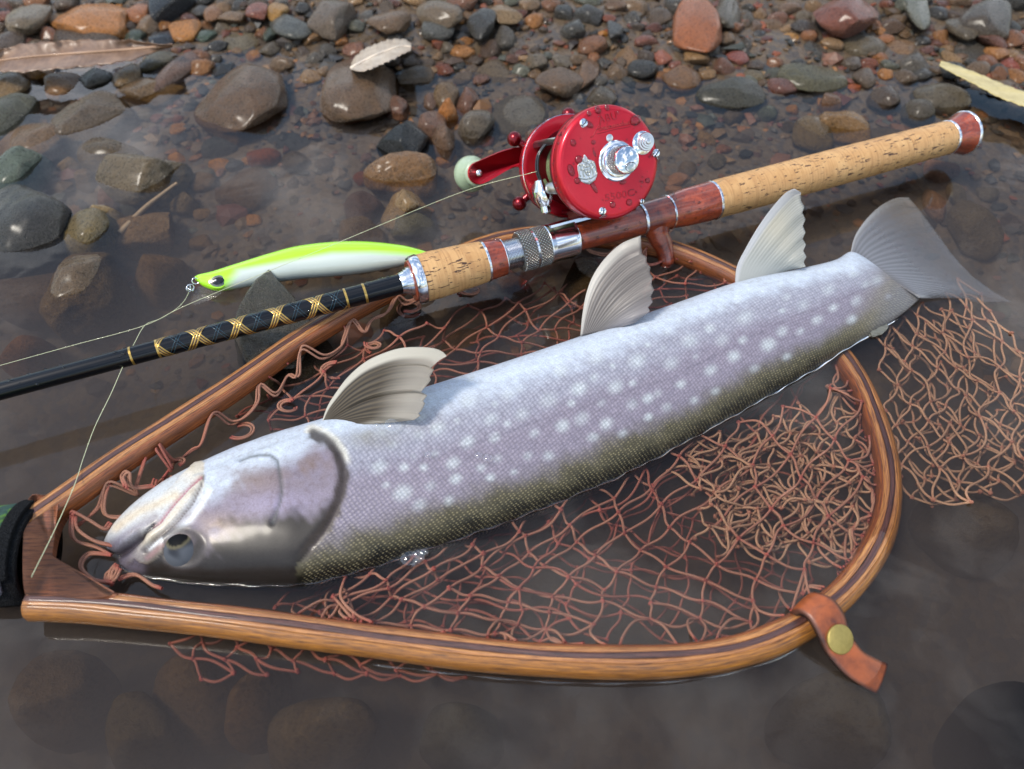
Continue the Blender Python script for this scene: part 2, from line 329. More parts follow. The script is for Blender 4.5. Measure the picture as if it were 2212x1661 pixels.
# hero stones: centre, width, height in the 2212 px copy, roll, sRGB colour, top in mm above the water (None: lies on the bank), angularity, speckle, words
H = [
(195,42,164,72,4,(196,138,72),None,.35,.5,'large bright orange boulder'),
(62,40,80,62,0,(132,122,108),None,.4,1.,'rough beige grey granite stone'),
(297,27,56,38,0,(176,116,62),None,.2,.3,'smooth rounded orange tan pebble'),
(366,8,94,70,0,(34,38,46),None,.6,.0,'glossy black angular stone'),
(400,68,64,50,-10,(196,138,60),None,.5,.2,'blocky amber orange stone'),
(289,76,46,32,0,(62,78,70),None,.4,.3,'dark green wet pebble'),
(352,85,56,36,8,(52,62,82),None,.4,.0,'dark blue wet stone'),
(444,77,40,28,15,(74,96,86),None,.3,.3,'sea green pebble'),
(521,80,86,60,5,(116,112,100),2,.25,.2,'flat pale grey green stone'),
(622,57,64,60,-40,(92,100,108),None,.1,.1,'oval blue grey slate pebble'),
(680,78,44,38,20,(150,120,86),None,.5,.5,'small blocky tan stone'),
(716,28,90,76,0,(112,102,96),None,.4,.9,'coarse grey stone with pale flecks'),
(461,27,36,34,0,(150,110,70),None,.4,.2,'small tan orange stone'),
(500,34,60,26,5,(128,106,80),None,.4,.2,'flat tan slab pebble'),
(553,26,48,34,0,(140,84,66),None,.5,.3,'reddish brown blocky pebble'),
(600,22,46,32,-10,(178,142,76),None,.6,.3,'yellow tan cube shaped pebble'),
(584,73,30,28,0,(76,92,86),None,.2,.1,'little grey green pebble'),
(184,82,150,50,0,(92,82,74),None,.15,.3,'broad brown grey stone'),
(18,90,60,46,0,(96,84,76),None,.2,.2,'dull brown stone'),
(338,130,52,46,30,(92,88,66),3,.05,.3,'smooth egg shaped olive stone'),
(391,142,60,88,15,(112,88,80),3,.3,.2,'upright purple brown slab'),
(80,146,78,42,12,(170,130,72),4,.5,.7,'golden brown knobbly stone'),
(135,174,68,50,0,(150,118,84),4,.2,.6,'round tan stone with a pink flank'),
(202,165,70,42,0,(88,88,88),3,.4,.2,'dark grey chipped stone'),
(270,158,62,50,-20,(140,120,92),4,.3,.6,'tan grey rounded stone'),
(318,184,112,48,-4,(118,98,70),1.5,.4,.2,'flat brown stone with a wet rim'),
(20,180,74,66,0,(142,122,90),5,.3,.9,'beige speckled stone'),
(524,192,194,158,0,(104,82,60),19,.45,.4,'big brown wet boulder'),
(775,180,166,150,-8,(112,92,74),19,.3,.4,'big rounded brown rock'),
(192,236,146,96,0,(104,92,78),5,.35,.6,'broad rough grey brown stone'),
(10,240,86,80,0,(86,92,84),6,.2,.3,'dull grey green stone'),
(52,290,104,62,-18,(128,106,82),2,.3,.7,'brown stone awash with a bare crest'),
(24,356,84,74,10,(96,116,112),6,.5,.5,'teal grey rough stone'),
(222,314,96,36,4,(96,82,56),1.0,.1,.2,'flat olive brown stone awash'),
(302,358,164,94,6,(116,106,88),8,.45,.5,'broad olive grey angular stone'),
(38,458,168,150,-25,(56,57,60),15,.02,.2,'large dark grey smooth stone'),
(66,522,74,64,-40,(110,84,72),-2,.2,.2,'reddish brown sunken stone'),
(168,480,94,66,-8,(122,112,78),3.5,.3,.8,'olive gold speckled stone'),
(210,446,56,34,30,(164,146,110),2,.3,.5,'small pale tan stone'),
(153,572,132,112,0,(112,96,76),4,.3,.5,'grey brown domed stone awash'),
(312,510,136,84,-35,(134,114,92),-5,.5,.9,'pale tan craggy sunken stone'),
(338,590,112,96,0,(118,98,78),-8,.3,.3,'brown sunken stone'),
(530,405,122,90,5,(104,88,76),-8,.2,.3,'wide brown sunken stone'),
(480,312,72,52,10,(84,86,92),-8,.2,.2,'slate grey sunken stone'),
(622,306,96,42,4,(78,84,96),-7,.2,.2,'long slate blue sunken stone'),
(570,338,70,36,-6,(138,86,70),-7,.3,.4,'red brown sunken pebble'),
(150,362,50,28,0,(142,124,98),-7,.3,.5,'tan sunken pebble'),
(186,388,48,28,0,(120,104,88),-8,.3,.5,'brown sunken pebble'),
(242,428,52,42,0,(122,92,80),-7,.2,.3,'pinkish brown sunken pebble'),
(396,440,62,42,0,(116,104,88),-8,.3,.5,'grey beige sunken pebble'),
(286,446,46,32,0,(90,94,90),-9,.3,.3,'grey green sunken pebble'),
(640,345,60,44,0,(94,84,76),-9,.3,.3,'dim brown sunken pebble'),
(90,640,170,130,-20,(96,80,66),-12,.2,.2,'large dim brown sunken stone'),
(58,765,120,82,5,(122,92,74),-11,.2,.2,'round reddish sunken stone'),
(838,46,90,46,5,(118,98,76),None,.5,.3,'flat brown slab'),
(951,28,80,62,-45,(120,108,94),None,.15,.5,'long tan grey oval stone'),
(941,60,64,48,-35,(92,98,106),None,.2,.2,'blue grey slate stone'),
(800,76,76,46,5,(106,92,72),3,.4,.4,'olive brown wet stone'),
(907,83,56,54,-20,(116,94,76),3,.4,.3,'warm brown wedge stone'),
(1040,46,60,54,0,(62,62,62),None,.5,.6,'charcoal stone with pale flecks'),
(1091,31,60,44,-20,(142,124,98),None,.4,.4,'pale tan stone'),
(1190,83,46,36,0,(110,122,108),3,.5,.3,'pale green grey stone'),
(1150,80,36,26,0,(120,112,98),3,.3,.3,'small light grey stone'),
(1231,100,40,30,20,(158,140,116),2,.5,.6,'pale cream chipped stone'),
(1330,63,34,34,0,(72,74,80),None,.4,.1,'dark grey angular stone'),
(1351,112,72,66,0,(142,118,94),3,.5,.5,'squarish tan stone'),
(1431,121,44,38,0,(172,110,96),4,.4,.3,'pinkish red stone'),
(1476,162,82,52,-8,(122,94,66),4,.1,.3,'smooth orange brown stone'),
(1211,176,108,64,-5,(108,88,68),8,.45,.4,'split brown stone with a pale crack'),
(1269,158,44,62,20,(124,100,80),5,.3,.3,'upright tan oblong stone'),
(900,158,78,50,0,(92,80,62),3,.4,.4,'dark brown wet stone awash'),
(1070,147,74,56,8,(104,92,74),2,.2,.3,'domed grey brown stone awash'),
(963,202,56,54,0,(116,98,72),7,.15,.4,'round olive brown stone'),
(1009,214,50,44,0,(122,88,74),6,.2,.4,'round red brown stone'),
(931,216,30,30,0,(116,92,80),3,.3,.5,'tiny pinkish brown stone'),
(934,262,58,52,0,(128,98,84),7,.4,.6,'pinkish brown rough stone'),
(966,239,46,24,-30,(188,128,62),10,.4,.2,'bright orange sliver of stone'),
(958,288,50,54,-20,(124,100,84),8,.5,.6,'knobbly brown stone'),
(1027,262,72,60,10,(106,100,94),8,.15,.3,'smooth egg shaped grey stone'),
(1126,234,98,76,-10,(98,94,88),1,.2,.2,'big flat grey stone awash'),
(866,300,110,80,0,(30,34,38),12,.65,.0,'glossy jet black jagged stone'),
(862,360,148,62,-4,(140,110,76),8,.3,.9,'long tan speckled stone'),
(852,220,52,50,-30,(122,92,82),2,.3,.3,'pinkish brown stone awash'),
(872,426,90,58,-12,(158,136,104),4,.6,.6,'pale tan angular stone'),
(787,450,86,62,0,(100,82,80),-6,.2,.2,'purplish brown sunken stone'),
(780,504,102,58,0,(108,90,72),-5,.2,.5,'brown sunken stone with pale specks'),
(892,486,98,68,0,(104,102,84),-3,.3,.6,'olive grey sunken stone'),
(1300,206,66,38,4,(86,80,70),4,.3,.3,'dark stone barely awash'),
(1507,48,98,106,8,(172,108,66),None,.3,.3,'upright orange brown boulder'),
(1572,20,60,66,10,(96,94,90),None,.3,.3,'dark grey standing stone'),
(1828,24,128,80,6,(132,84,74),None,.45,.1,'large dark red glossy boulder'),
(1982,24,48,64,15,(116,124,126),None,.5,.4,'pale blue grey slab'),
(2130,36,96,70,25,(84,78,74),None,.4,.3,'wide dark brown grey boulder'),
(2075,62,46,42,0,(98,92,82),None,.4,.3,'olive grey stone'),
(2138,80,62,46,-10,(116,80,70),None,.6,.2,'maroon angular stone'),
(2095,108,74,42,10,(82,82,84),3,.15,.3,'dark grey oval stone'),
(1863,97,96,54,10,(104,98,84),5,.15,.5,'rounded grey olive stone'),
(1758,109,52,44,0,(70,70,68),5,.4,.2,'dark wet stone'),
(1712,103,44,32,10,(114,98,80),3,.3,.3,'dull brown stone by the waterline'),
(1627,92,112,42,12,(172,104,68),2,.5,.3,'flat orange slab'),
(1709,82,38,20,0,(192,146,66),4,.2,.3,'little golden pebble'),
(1593,126,46,30,0,(142,80,72),3,.3,.3,'dark red pebble'),
(1612,92,22,22,0,(88,86,88),6,.1,.1,'tiny round grey pebble'),
(1948,103,68,52,20,(138,112,86),3,.5,.6,'tan brown rough stone'),
(1757,166,140,66,22,(96,98,80),6,.35,.2,'long olive grey slab'),
(1692,180,66,40,24,(118,82,78),3,.2,.2,'reddish purple stone'),
(1582,198,146,60,2,(70,72,66),7,.3,.1,'flat dark charcoal stone'),
(1634,161,52,34,4,(108,100,78),2,.2,.2,'olive tan pebble'),
(1914,203,62,42,28,(88,78,72),4,.3,.2,'dark brown leaning stone'),
(2036,200,108,58,2,(102,98,90),5,.15,.2,'oval grey stone'),
(1993,230,66,42,6,(86,82,76),4,.35,.4,'grey brown veined stone'),
(1825,254,108,50,16,(142,114,72),4,.5,.7,'golden brown craggy stone'),
(1760,272,72,52,0,(106,92,68),1.5,.2,.4,'brown stone with a wet crown'),
(1798,212,42,24,0,(118,92,74),2,.2,.3,'small brown pebble'),
(2184,137,40,28,0,(152,86,78),3,.4,.3,'red pebble'),
(2057,123,34,32,0,(146,122,88),3,.3,.5,'small tan pebble'),
(2034,367,68,50,15,(158,124,106),-6,.3,.4,'pinkish tan sunken stone'),
(2106,486,104,98,15,(106,96,84),-6,.15,.6,'large round grey sunken stone'),
(2020,442,44,50,0,(132,108,98),-8,.2,.3,'pinkish sunken pebble'),
(2066,425,36,38,0,(106,100,92),-8,.3,.3,'small grey sunken pebble'),
(592,692,180,190,-20,(78,77,70),11,.5,.5,'large dark grey angular rock'),
(1266,582,66,52,0,(70,60,46),1,.5,.2,'dark brown wet stone'),
(1920,300,90,50,10,(96,86,76),-8,.2,.2,'dim grey brown sunken stone'),
(2165,1600,150,230,18,(20,22,28),-3,.05,.0,'large smooth near black stone'),  # dark form of unclear nature, modelled with a stone's shape
(430,1500,220,170,20,(104,88,72),-22,.2,.2,'pale brown stone deep under water'),
(700,1590,240,150,-15,(104,92,76),-24,.2,.2,'wide dim stone deep under water'),
(150,1510,190,170,10,(104,88,70),-24,.2,.2,'dim brown stone deep under water'),
(560,1530,120,160,30,(112,92,74),-22,.3,.2,'tall brown stone deep under water'),
(330,1600,150,140,0,(96,86,72),-24,.3,.2,'rounded brown stone deep under water'),
(1000,1600,180,120,0,(84,82,76),-26,.2,.2,'dim grey stone deep under water'),
(1790,1560,240,160,10,(90,84,76),-26,.2,.2,'wide grey brown stone deep under water'),
(2090,1130,200,140,20,(96,86,74),-20,.3,.3,'broad dim stone under water'),
(1080,630,140,80,0,(92,64,42),-9,.3,.3,'rust brown sunken stone'),
(880,700,120,70,0,(74,62,44),-10,.3,.3,'dark olive sunken stone'),
(1010,760,120,66,-8,(78,56,42),-12,.3,.2,'dark rust sunken stone'),
(430,1120,120,70,-20,(60,52,42),-9,.3,.2,'dark sunken stone'),
]
stone_info = []
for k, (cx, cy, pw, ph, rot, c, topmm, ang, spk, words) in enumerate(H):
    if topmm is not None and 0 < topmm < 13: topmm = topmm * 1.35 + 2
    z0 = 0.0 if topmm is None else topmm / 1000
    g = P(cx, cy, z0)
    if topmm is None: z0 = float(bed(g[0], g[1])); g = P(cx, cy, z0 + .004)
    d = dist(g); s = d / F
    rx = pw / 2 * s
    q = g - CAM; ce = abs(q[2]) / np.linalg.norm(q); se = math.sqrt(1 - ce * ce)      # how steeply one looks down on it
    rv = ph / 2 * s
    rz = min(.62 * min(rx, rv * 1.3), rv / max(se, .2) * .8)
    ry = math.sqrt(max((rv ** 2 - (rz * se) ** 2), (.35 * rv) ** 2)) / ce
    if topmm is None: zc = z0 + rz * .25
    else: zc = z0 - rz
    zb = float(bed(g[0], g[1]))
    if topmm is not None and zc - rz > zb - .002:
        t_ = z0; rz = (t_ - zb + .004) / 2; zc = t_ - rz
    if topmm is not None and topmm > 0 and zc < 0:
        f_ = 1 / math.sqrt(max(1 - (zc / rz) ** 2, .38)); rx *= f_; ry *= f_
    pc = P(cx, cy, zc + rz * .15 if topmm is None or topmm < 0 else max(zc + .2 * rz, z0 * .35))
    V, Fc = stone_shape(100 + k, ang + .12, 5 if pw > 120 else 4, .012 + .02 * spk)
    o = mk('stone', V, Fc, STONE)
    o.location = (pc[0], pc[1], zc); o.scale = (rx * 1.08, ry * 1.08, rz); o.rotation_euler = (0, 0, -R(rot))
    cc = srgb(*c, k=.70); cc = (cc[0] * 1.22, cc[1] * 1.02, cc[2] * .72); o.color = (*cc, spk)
    stone_info.append([o, cx, cy, pw, ph, words, topmm])
# filler pebbles: twelve shapes shared by all of them
PAL = [(168,120,66),(146,84,54),(96,84,72),(118,100,80),(84,82,80),(70,72,76),(136,112,84),(108,88,72),(128,92,76),(92,98,92),(78,66,56),(150,124,92),(112,106,98),(150,104,66),(62,62,60),(122,80,70)]
PNAME = ['ochre','rust brown','grey brown','tan brown','grey','slate grey','tan','brown','reddish brown','green grey','dark brown','pale tan','light grey','orange tan','charcoal','brick red']
shapes = []
for k in range(12):
    V, Fc = stone_shape(900 + k, .3 + .10 * (k % 6), 3, .035)
    me = bpy.data.meshes.new('pebble'); me.from_pydata(V.tolist(), [], Fc); me.polygons.foreach_set('use_smooth', [True] * len(Fc)); me.materials.append(STONE)
    shapes.append(me)
occ = [(h[0], h[1], h[2] * .42, h[3] * .42) for h in H]
KEEP = [np.array([(-50, 700), (420, 660), (1000, 470), (2110, 240), (2110, 330), (1990, 420), (2212, 640), (1960, 760), (1960, 1700), (-50, 1700)])]
def inside(x, y, poly):
    c = False; n = len(poly)
    for i in range(n):
        (x1, y1), (x2, y2) = poly[i], poly[(i + 1) % n]
        if (y1 > y) != (y2 > y) and x < (x2 - x1) * (y - y1) / (y2 - y1) + x1: c = not c
    return c
peb = []
tries = 0
while len(peb) < 292 and tries < 60000:
    tries += 1
    bank = len(peb) < 215
    px = rng.uniform(-20, 2232); py = rng.uniform(-14, 175) if bank else rng.uniform(150, 720)
    pw = rng.uniform(32, 78) * (1 - .6 * tries / 60000) if bank else rng.uniform(24, 60)
    ph = pw * rng.uniform(.6, .85)
    if inside(px, py, KEEP[0]): continue
    if any(((px - a) / (c_ + pw * .33)) ** 2 + ((py - b) / (d_ + ph * .33)) ** 2 < 1 for a, b, c_, d_ in occ): continue
    occ.append((px, py, pw * .42, ph * .42))
    g = P(px, py, 0.); z = float(bed(g[0], g[1])); g = P(px, py, z + .002); z = float(bed(g[0], g[1]))
    s = dist(g) / F; rx = pw / 2 * s; ry = rx * rng.uniform(.75, 1.05); rz = rx * rng.uniform(.45, .7)
    k = int(rng.integers(len(PAL)))
    o = bpy.data.objects.new('pebble', shapes[int(rng.integers(12))]); COL.objects.link(o)
    o.location = (g[0], g[1], z + rz * .25); o.scale = (rx, ry, rz); o.rotation_euler = (rng.uniform(-.2, .2), rng.uniform(-.2, .2), rng.uniform(0, 6.28))
    v = rng.uniform(.46, .9)
    cq = srgb(*PAL[k], k=v); o.color = (cq[0] * 1.2, cq[1] * 1.02, cq[2] * .76, float(rng.uniform(0, .8)))
    wet = z < -.002
    peb.append(1)
    stone_info.append([o, px, py, pw, ph, ('small ' if pw < 36 else '') + PNAME[k] + (' sunken pebble' if wet else ' pebble'), None if not wet else -1])

# labels that single each stone out: how it looks, then where it lies among things one can find
LM = [('the bright orange boulder', 195, 38), ('the glossy black stone at the top edge', 366, 8), ('the long brown leaf', 190, 110), ('the big brown wet boulder', 524, 192),
      ('the rock that carries the pale leaf', 775, 190), ('the jet black jagged stone', 866, 300), ('the long tan speckled stone', 862, 360), ('the red reel', 1290, 350),
      ('the upright orange brown boulder', 1507, 48), ('the dark red glossy boulder', 1828, 24), ('the straw blade', 2120, 180), ('the cork handle', 1800, 360),
      ('the olive grey slab', 1757, 166), ('the flat charcoal stone', 1582, 198), ('the split brown stone', 1211, 176), ('the large dark grey smooth stone', 38, 458),
      ('the broad olive grey stone', 302, 358), ('the bright lure', 650, 570), ('the black rod blank', 200, 800), ('the leather strap', 1810, 1390), ('the net handle', 40, 1200),
      ('the fish tail', 2050, 540), ('the squarish tan stone', 1351, 112), ('the oval blue grey slate pebble', 622, 57), ('the coarse grey flecked stone', 716, 28), ('the egg shaped grey stone', 1027, 262),
      ('the flat orange slab', 1627, 92), ('the golden brown craggy stone', 1825, 254), ('the long tan grey oval stone', 951, 28), ('the wide dark brown boulder', 2130, 36), ('the wooden hoop', 1300, 1410)]
def where(x, y, skip, lm):
    n, a, b = lm; dx, dy = x - a, (y - b) * 1.25
    far = math.hypot(dx, dy)
    pre = 'just ' if far < 75 else ('well ' if far > 260 else '')
    if abs(dx) > 2 * abs(dy): return pre + ('right of ' if dx > 0 else 'left of ') + n
    if abs(dy) > 2 * abs(dx): return pre + ('in front of ' if dy > 0 else 'behind ') + n
    return pre + ('in front and ' if dy > 0 else 'behind and ') + ('right of ' if dx > 0 else 'left of ') + n
used = set()
def nw(t): return len(t.split())
for o, x, y, pw, ph, words, tm in sorted(stone_info, key=lambda r: -r[3]):
    near = sorted((math.hypot(x - l[1], y - l[2]), l) for l in LM)
    near = [l for d, l in near if d > 12]
    if near[0] and math.hypot(x - near[0][1], y - near[0][2]) <= 12: near = near[1:]
    lab = None
    base = words
    cands = [base + ' ' + where(x, y, None, l) for l in near[:4]]
    cands += [base + ' between ' + a[0] + ' and ' + b[0] for a in near[:3] for b in near[:3] if a is not b]
    cands += [base + ' ' + where(x, y, None, l) for l in near[4:9]]
    if words == 'big rounded brown rock': cands = ['big rounded brown rock in shallow water with a pale leaf on top']
    for cnd in cands:
        if cnd not in used and nw(cnd) <= 16: lab = cnd; break
    if lab is None: lab = cands[0]
    used.add(lab)
    tag(o, lab, 'stone' if o.name.startswith('stone') else 'pebble', 'stones along the river edge' if o.name.startswith('stone') else 'small pebbles on the river edge')

# gravel nobody could count: one object
V0, F0 = ICO[1]
g = np.random.default_rng(3)
N = 9500
gx = g.uniform(-.62, .62, N); gy = np.where(g.random(N) < .70, g.uniform(.52, .86, N), g.uniform(.30, .55, N))
gz = bed(gx, gy)
sz = np.clip(g.lognormal(-6.05, .5, N), .0008, .0062) * np.where(g.random(N) < .18, 1.6, 1)
VV = []; 
base = np.array(V0)
nz = g.normal(0, .20, (N, len(base), 1))
sc = np.stack([sz * g.uniform(.8, 1.5, N), sz * g.uniform(.65, 1.1, N), sz * g.uniform(.35, .65, N)], -1)
an = g.uniform(0, 6.28, N); ca, sa = np.cos(an), np.sin(an)
VV = base[None] * (1 + nz) * sc[:, None]
VV = np.stack([VV[..., 0] * ca[:, None] - VV[..., 1] * sa[:, None], VV[..., 0] * sa[:, None] + VV[..., 1] * ca[:, None], VV[..., 2]], -1)
VV += np.stack([gx, gy, gz + sz * .2], -1)[:, None]
FF = (np.array(F0)[None] + (np.arange(N) * len(base))[:, None, None]).reshape(-1, 3)
pal = np.array([srgb(*c, k=.8) for c in PAL]); cc = pal[g.integers(len(pal), size=N)] * g.uniform(.3, .85, N)[:, None] * [1.15, 1.0, .8]
M = Mat('gravel')
a = M.attr(); f = M.noise(M.pos(), 700, 4., .7)
M.bsdf(Base_Color=M.mix(1.0, a.outputs['Color'], M.ramp(f, [(.3, .55), (.7, 1.3)]), 'MULTIPLY'), Roughness=.5, Specular_IOR_Level=.25, Coat_Weight=M.math('MULTIPLY', M.ramp(M.math('ADD', M.math('MULTIPLY', M.n('SeparateXYZ', {0: M.pos()}).outputs[2], 100.), .5), [(.47, 0.), (.55, 1.)]), .4), Coat_Roughness=.2, Normal=M.bump(f, .4, .001))
o = mk('gravel', VV.reshape(-1, 3), FF, M.m, col=np.repeat(cc, len(base), 0), smooth=False); o['kind'] = 'stuff'
# ------------------------------------------------------------------ fish: a white spotted char on its side, belly away from the camera
ST = [(224,1172,238,1194),(262,1118,262,1226),(300,1083,300,1248),(360,1040,372,1261),(430,1002,462,1271),(520,962,560,1277),(600,933,650,1277),(700,903,770,1254),
      (800,872,880,1218),(930,832,1020,1172),(1090,781,1180,1113),(1250,727,1350,1041),(1420,668,1510,957),(1580,612,1650,878),(1700,588,1770,804),(1790,566,1850,747),(1828,548,1930,692),(1852,546,1985,646)]
ZC = [-.001,-.001,-.001,-.001,-.001,-.002,-.002,-.003,-.003,-.003,-.003,-.003,-.003,-.002,-.001,.0,.001,.001]
BR = [.62,.56,.54,.54,.55,.56,.56,.56,.56,.56,.56,.56,.56,.56,.54,.46,.28,.09]
prm = []
phi = np.linspace(0, 2 * math.pi, 90)
def ring(c, e, a, b, ph):
    cs, sn = np.cos(ph), np.sin(ph)
    x = np.sign(cs) * np.abs(cs) ** .92; z = np.sign(sn) * np.abs(sn) ** .92
    return c + a * x[:, None] * e + b * z[:, None] * np.array([0, 0, 1.])
for (ux, uy, lx, ly), zc, br in zip(ST, ZC, BR):
    Uw, Lw = P(ux, uy, zc), P(lx, ly, zc)
    e = (Uw - Lw) / np.linalg.norm(Uw - Lw); c = (Uw + Lw) / 2; a = np.linalg.norm(Uw - Lw) / 2
    U2, L2 = np.array([ux, uy], float), np.array([lx, ly], float); D = U2 - L2
    for _ in range(40):
        q = proj(ring(c, e, a, a * br, phi)); t = (q - L2) @ D / (D @ D)
        t0, t1 = t.min(), t.max(); s = 2 * a
        a *= 1 / (t1 - t0) ** .7; c = c - e * ((t0 + t1) / 2 - .5) * s * .7
    prm.append([*c, e[0], e[1], a, a * br])
prm = cr(np.array(prm), 460)
NS, NP = 460, 200
ph = np.linspace(0, 2 * math.pi, NP, endpoint=False)
cs, sn = np.cos(ph), np.sin(ph)
x = np.sign(cs) * np.abs(cs) ** .92; zz = np.sign(sn) * np.abs(sn) ** .92
e3 = np.c_[prm[:, 3:5], np.zeros(NS)]; e3 /= np.linalg.norm(e3, axis=1, keepdims=True)
FV = prm[:, None, :3] + prm[:, 5, None, None] * x[None, :, None] * e3[:, None] + prm[:, 6, None, None] * zz[None, :, None] * np.array([0, 0, 1.])
nr_ = x[None, :, None] / np.maximum(prm[:, 5, None, None], 1e-4) * e3[:, None] + zz[None, :, None] / np.maximum(prm[:, 6, None, None], 1e-4) * np.array([0, 0, 1.])
nr_ /= np.linalg.norm(nr_, axis=2, keepdims=True) + 1e-9
axis_len = np.r_[0, np.cumsum(np.linalg.norm(np.diff(prm[:, :3], axis=0), axis=1))]
# the hidden half takes the markings of the half in view
mir = (-np.arange(NP)) % NP
up = np.where(sn >= -1e-6, np.arange(NP), mir)
Q = proj(FV)[:, up].reshape(-1, 2)
hh = np.broadcast_to(cs, (NS, NP)).reshape(-1)            # -1 back, +1 belly
ss = np.repeat(np.arange(NS) / (NS - 1), NP)
# image fraction from the near edge (0) to the far edge (1)
tt = np.broadcast_to(.5 + .5 * (.907 * cs + .422 * np.abs(sn)), (NS, NP)).reshape(-1)
V3 = FV.reshape(-1, 3)
nz1 = waves(V3, [220, 520], [.5, .4], 21); nz2 = waves(V3, [900, 1700], [.4, .4], 22)
GILL = [(676,935),(698,944),(716,958),(732,980),(740,1005),(741,1035),(735,1069),(724,1099),(711,1127),(693,1153),(668,1182),(650,1215)]
PRE = [(517,994),(540,985),(562,981),(585,982),(598,992),(604,1018),(609,1052),(606,1082),(597,1106),(588,1128)]
MOUTH = [(440,1026),(424,1040),(407,1055),(380,1082),(363,1103),(346,1127),(322,1144),(298,1163),(270,1186),(250,1203)]
MAX = [(440,1026),(434,1050),(418,1082),(387,1120),(363,1144),(338,1164),(315,1188)]
d_g, s_g, _ = polydist(Q, GILL); d_p, s_p, _ = polydist(Q, PRE); d_m, _, p_m = polydist(Q, MOUTH); d_x, _, _ = polydist(Q, MAX)
qx, qy = Q[:, 0], Q[:, 1]
head = np.where(qy < GILL[0][1], qx < 690, False)
gx_at = np.interp(qy, [p_[1] for p_ in GILL], [p_[0] for p_ in GILL], left=655, right=640)
head = qx < gx_at
# --- relief
disp = np.zeros(len(V3))
fg_ = sstep(936, 985, qy); fm_ = sstep(448, 415, qx); disp -= .0011 * np.exp(-(d_g / 9) ** 2) * sstep(1240, 1180, qy) * fg_
disp += .0016 * np.exp(-np.clip(gx_at - qx, 0, 999) / 40) * head * sstep(1240, 1180, qy) * fg_ * .55
disp -= .0007 * np.exp(-(d_p / 4.5) ** 2)
disp -= .0016 * np.exp(-(d_m / 4.0) ** 2) * fm_
disp -= .0012 * np.exp(-(d_x / 4.5) ** 2) * fm_
between = np.exp(-((d_m - d_x) / 22) ** 2) * (np.minimum(d_m, d_x) < 30) * (qx < 440)
disp += .0011 * between * fm_
gap = np.exp(-(np.maximum(0, polydist(Q, [(300,1160),(275,1182),(246,1206),(232,1200)])[0] - 3) / 9) ** 2)
disp -= .0036 * gap
EYE = np.array([394., 1184.])
d_e = np.hypot((qx - EYE[0]) / 1.0, (qy - EYE[1]) / .9)
disp -= .0015 * np.exp(-(d_e / 38) ** 4); disp += .0003 * np.exp(-((d_e - 48) / 9) ** 2)
disp += .0002 * nz1 * sstep(720, 560, qx)
FV2 = FV + (disp.reshape(NS, NP, 1)) * nr_
V3 = FV2.reshape(-1, 3)
# --- colour
WH, LIL, OLV, DRK = (np.array(srgb(*c)) for c in ((196,206,218), (138,130,144), (86,80,60), (18,18,12)))
def bl(a, b, t): return a + (b - a) * np.clip(t, 0, 1)[:, None]
tj = tt + .030 * nz1 + .016 * nz2
col = np.tile(DRK, (len(V3), 1))
col = bl(col, OLV, sstep(.09, .22, tj)); col = bl(col, LIL, sstep(.20, .40, tj)); col = bl(col, bl(np.tile(LIL, (len(V3), 1)), WH, np.full(len(V3), .28)), sstep(.56, .72, tj)); col = bl(col, WH, sstep(.72, .92, tj))
col = col * (1 + .06 * nz2[:, None])
SP = [(818,1008,15),(872,1010,10),(905,938,14),(945,925,16),(978,1000,14),(940,980,9),(1010,955,13),(1060,905,15),(1100,850,16),(1068,945,10),(1128,895,13),(1012,865,16),(1155,935,12),(1185,865,17),(1215,920,12),(1185,985,10),(1140,985,9),
      (1250,840,16),(1255,905,13),(1280,945,11),(1310,915,13),(1300,870,9),(1330,835,15),(1376,780,18),(1365,875,13),(1400,860,11),(1345,935,10),(1420,850,11),(1400,900,10),(1450,785,15),(1490,735,17),(1470,830,12),(1440,880,10),(1500,865,11),
      (1535,800,12),(1560,735,14),(1585,770,12),(1545,845,9),(1610,685,15),(1660,745,13),(1630,795,10),(1690,715,11),(1700,770,10),(1735,660,13),(1730,715,10),(1765,690,11),(1790,625,14),(1800,665,10),(1850,650,13),(1895,608,13),(1840,690,9),(1870,615,9),(1920,640,9),
      (870,1065,16),(930,1050,11),(985,1035,12),(1040,1010,11),(1075,990,9),(1060,1030,10),(905,1090,13),(970,1080,10),(1110,1020,9),(848,960,10),(915,1010,9),(1235,870,8),(1120,840,9),(1210,800,14),(1290,770,14),(1155,800,12)]
gs_ = np.random.default_rng(77)
SP = [(a, b, r * gs_.uniform(.85, 1.15)) for a, b, r in SP]
for _ in range(260):
    u_ = gs_.uniform(.02, .98); fx = 790 + 1090 * u_; fy = 985 - .345 * (fx - 790) + gs_.uniform(-110, 95) * (1 - .5 * u_)
    if min(math.hypot(fx - a, fy - b) - r for a, b, r in SP) > 20: SP.append((fx, fy, gs_.uniform(5, 10)))
spm = np.zeros(len(V3))
for k, (a, b, r) in enumerate(SP):
    d = np.hypot((qx - a) * .95 + .25 * (qy - b), (qy - b) * 1.05) + 2.0 * nz2 + 2.0 * nz1
    spm = np.maximum(spm, sstep(r * 1.6, r * .1, d) * (.75 + .25 * math.sin(k * 2.3)))
body = ~head
col = np.where(body[:, None], bl(col, np.array(srgb(206, 214, 216)), spm * sstep(.12, .25, tj) * .66), col)
# tail root goes brown with pale dashes
tl = sstep(1860, 1940, qx + .55 * (qy - 600)) * sstep(.95, .7, tj)
col = bl(col, np.array(srgb(120, 112, 92)), tl * .75 * (1 - spm))
col = bl(col, np.array(srgb(112, 110, 112)), sstep(1910, 1965, qx + .5 * (qy - 600)) * .9)
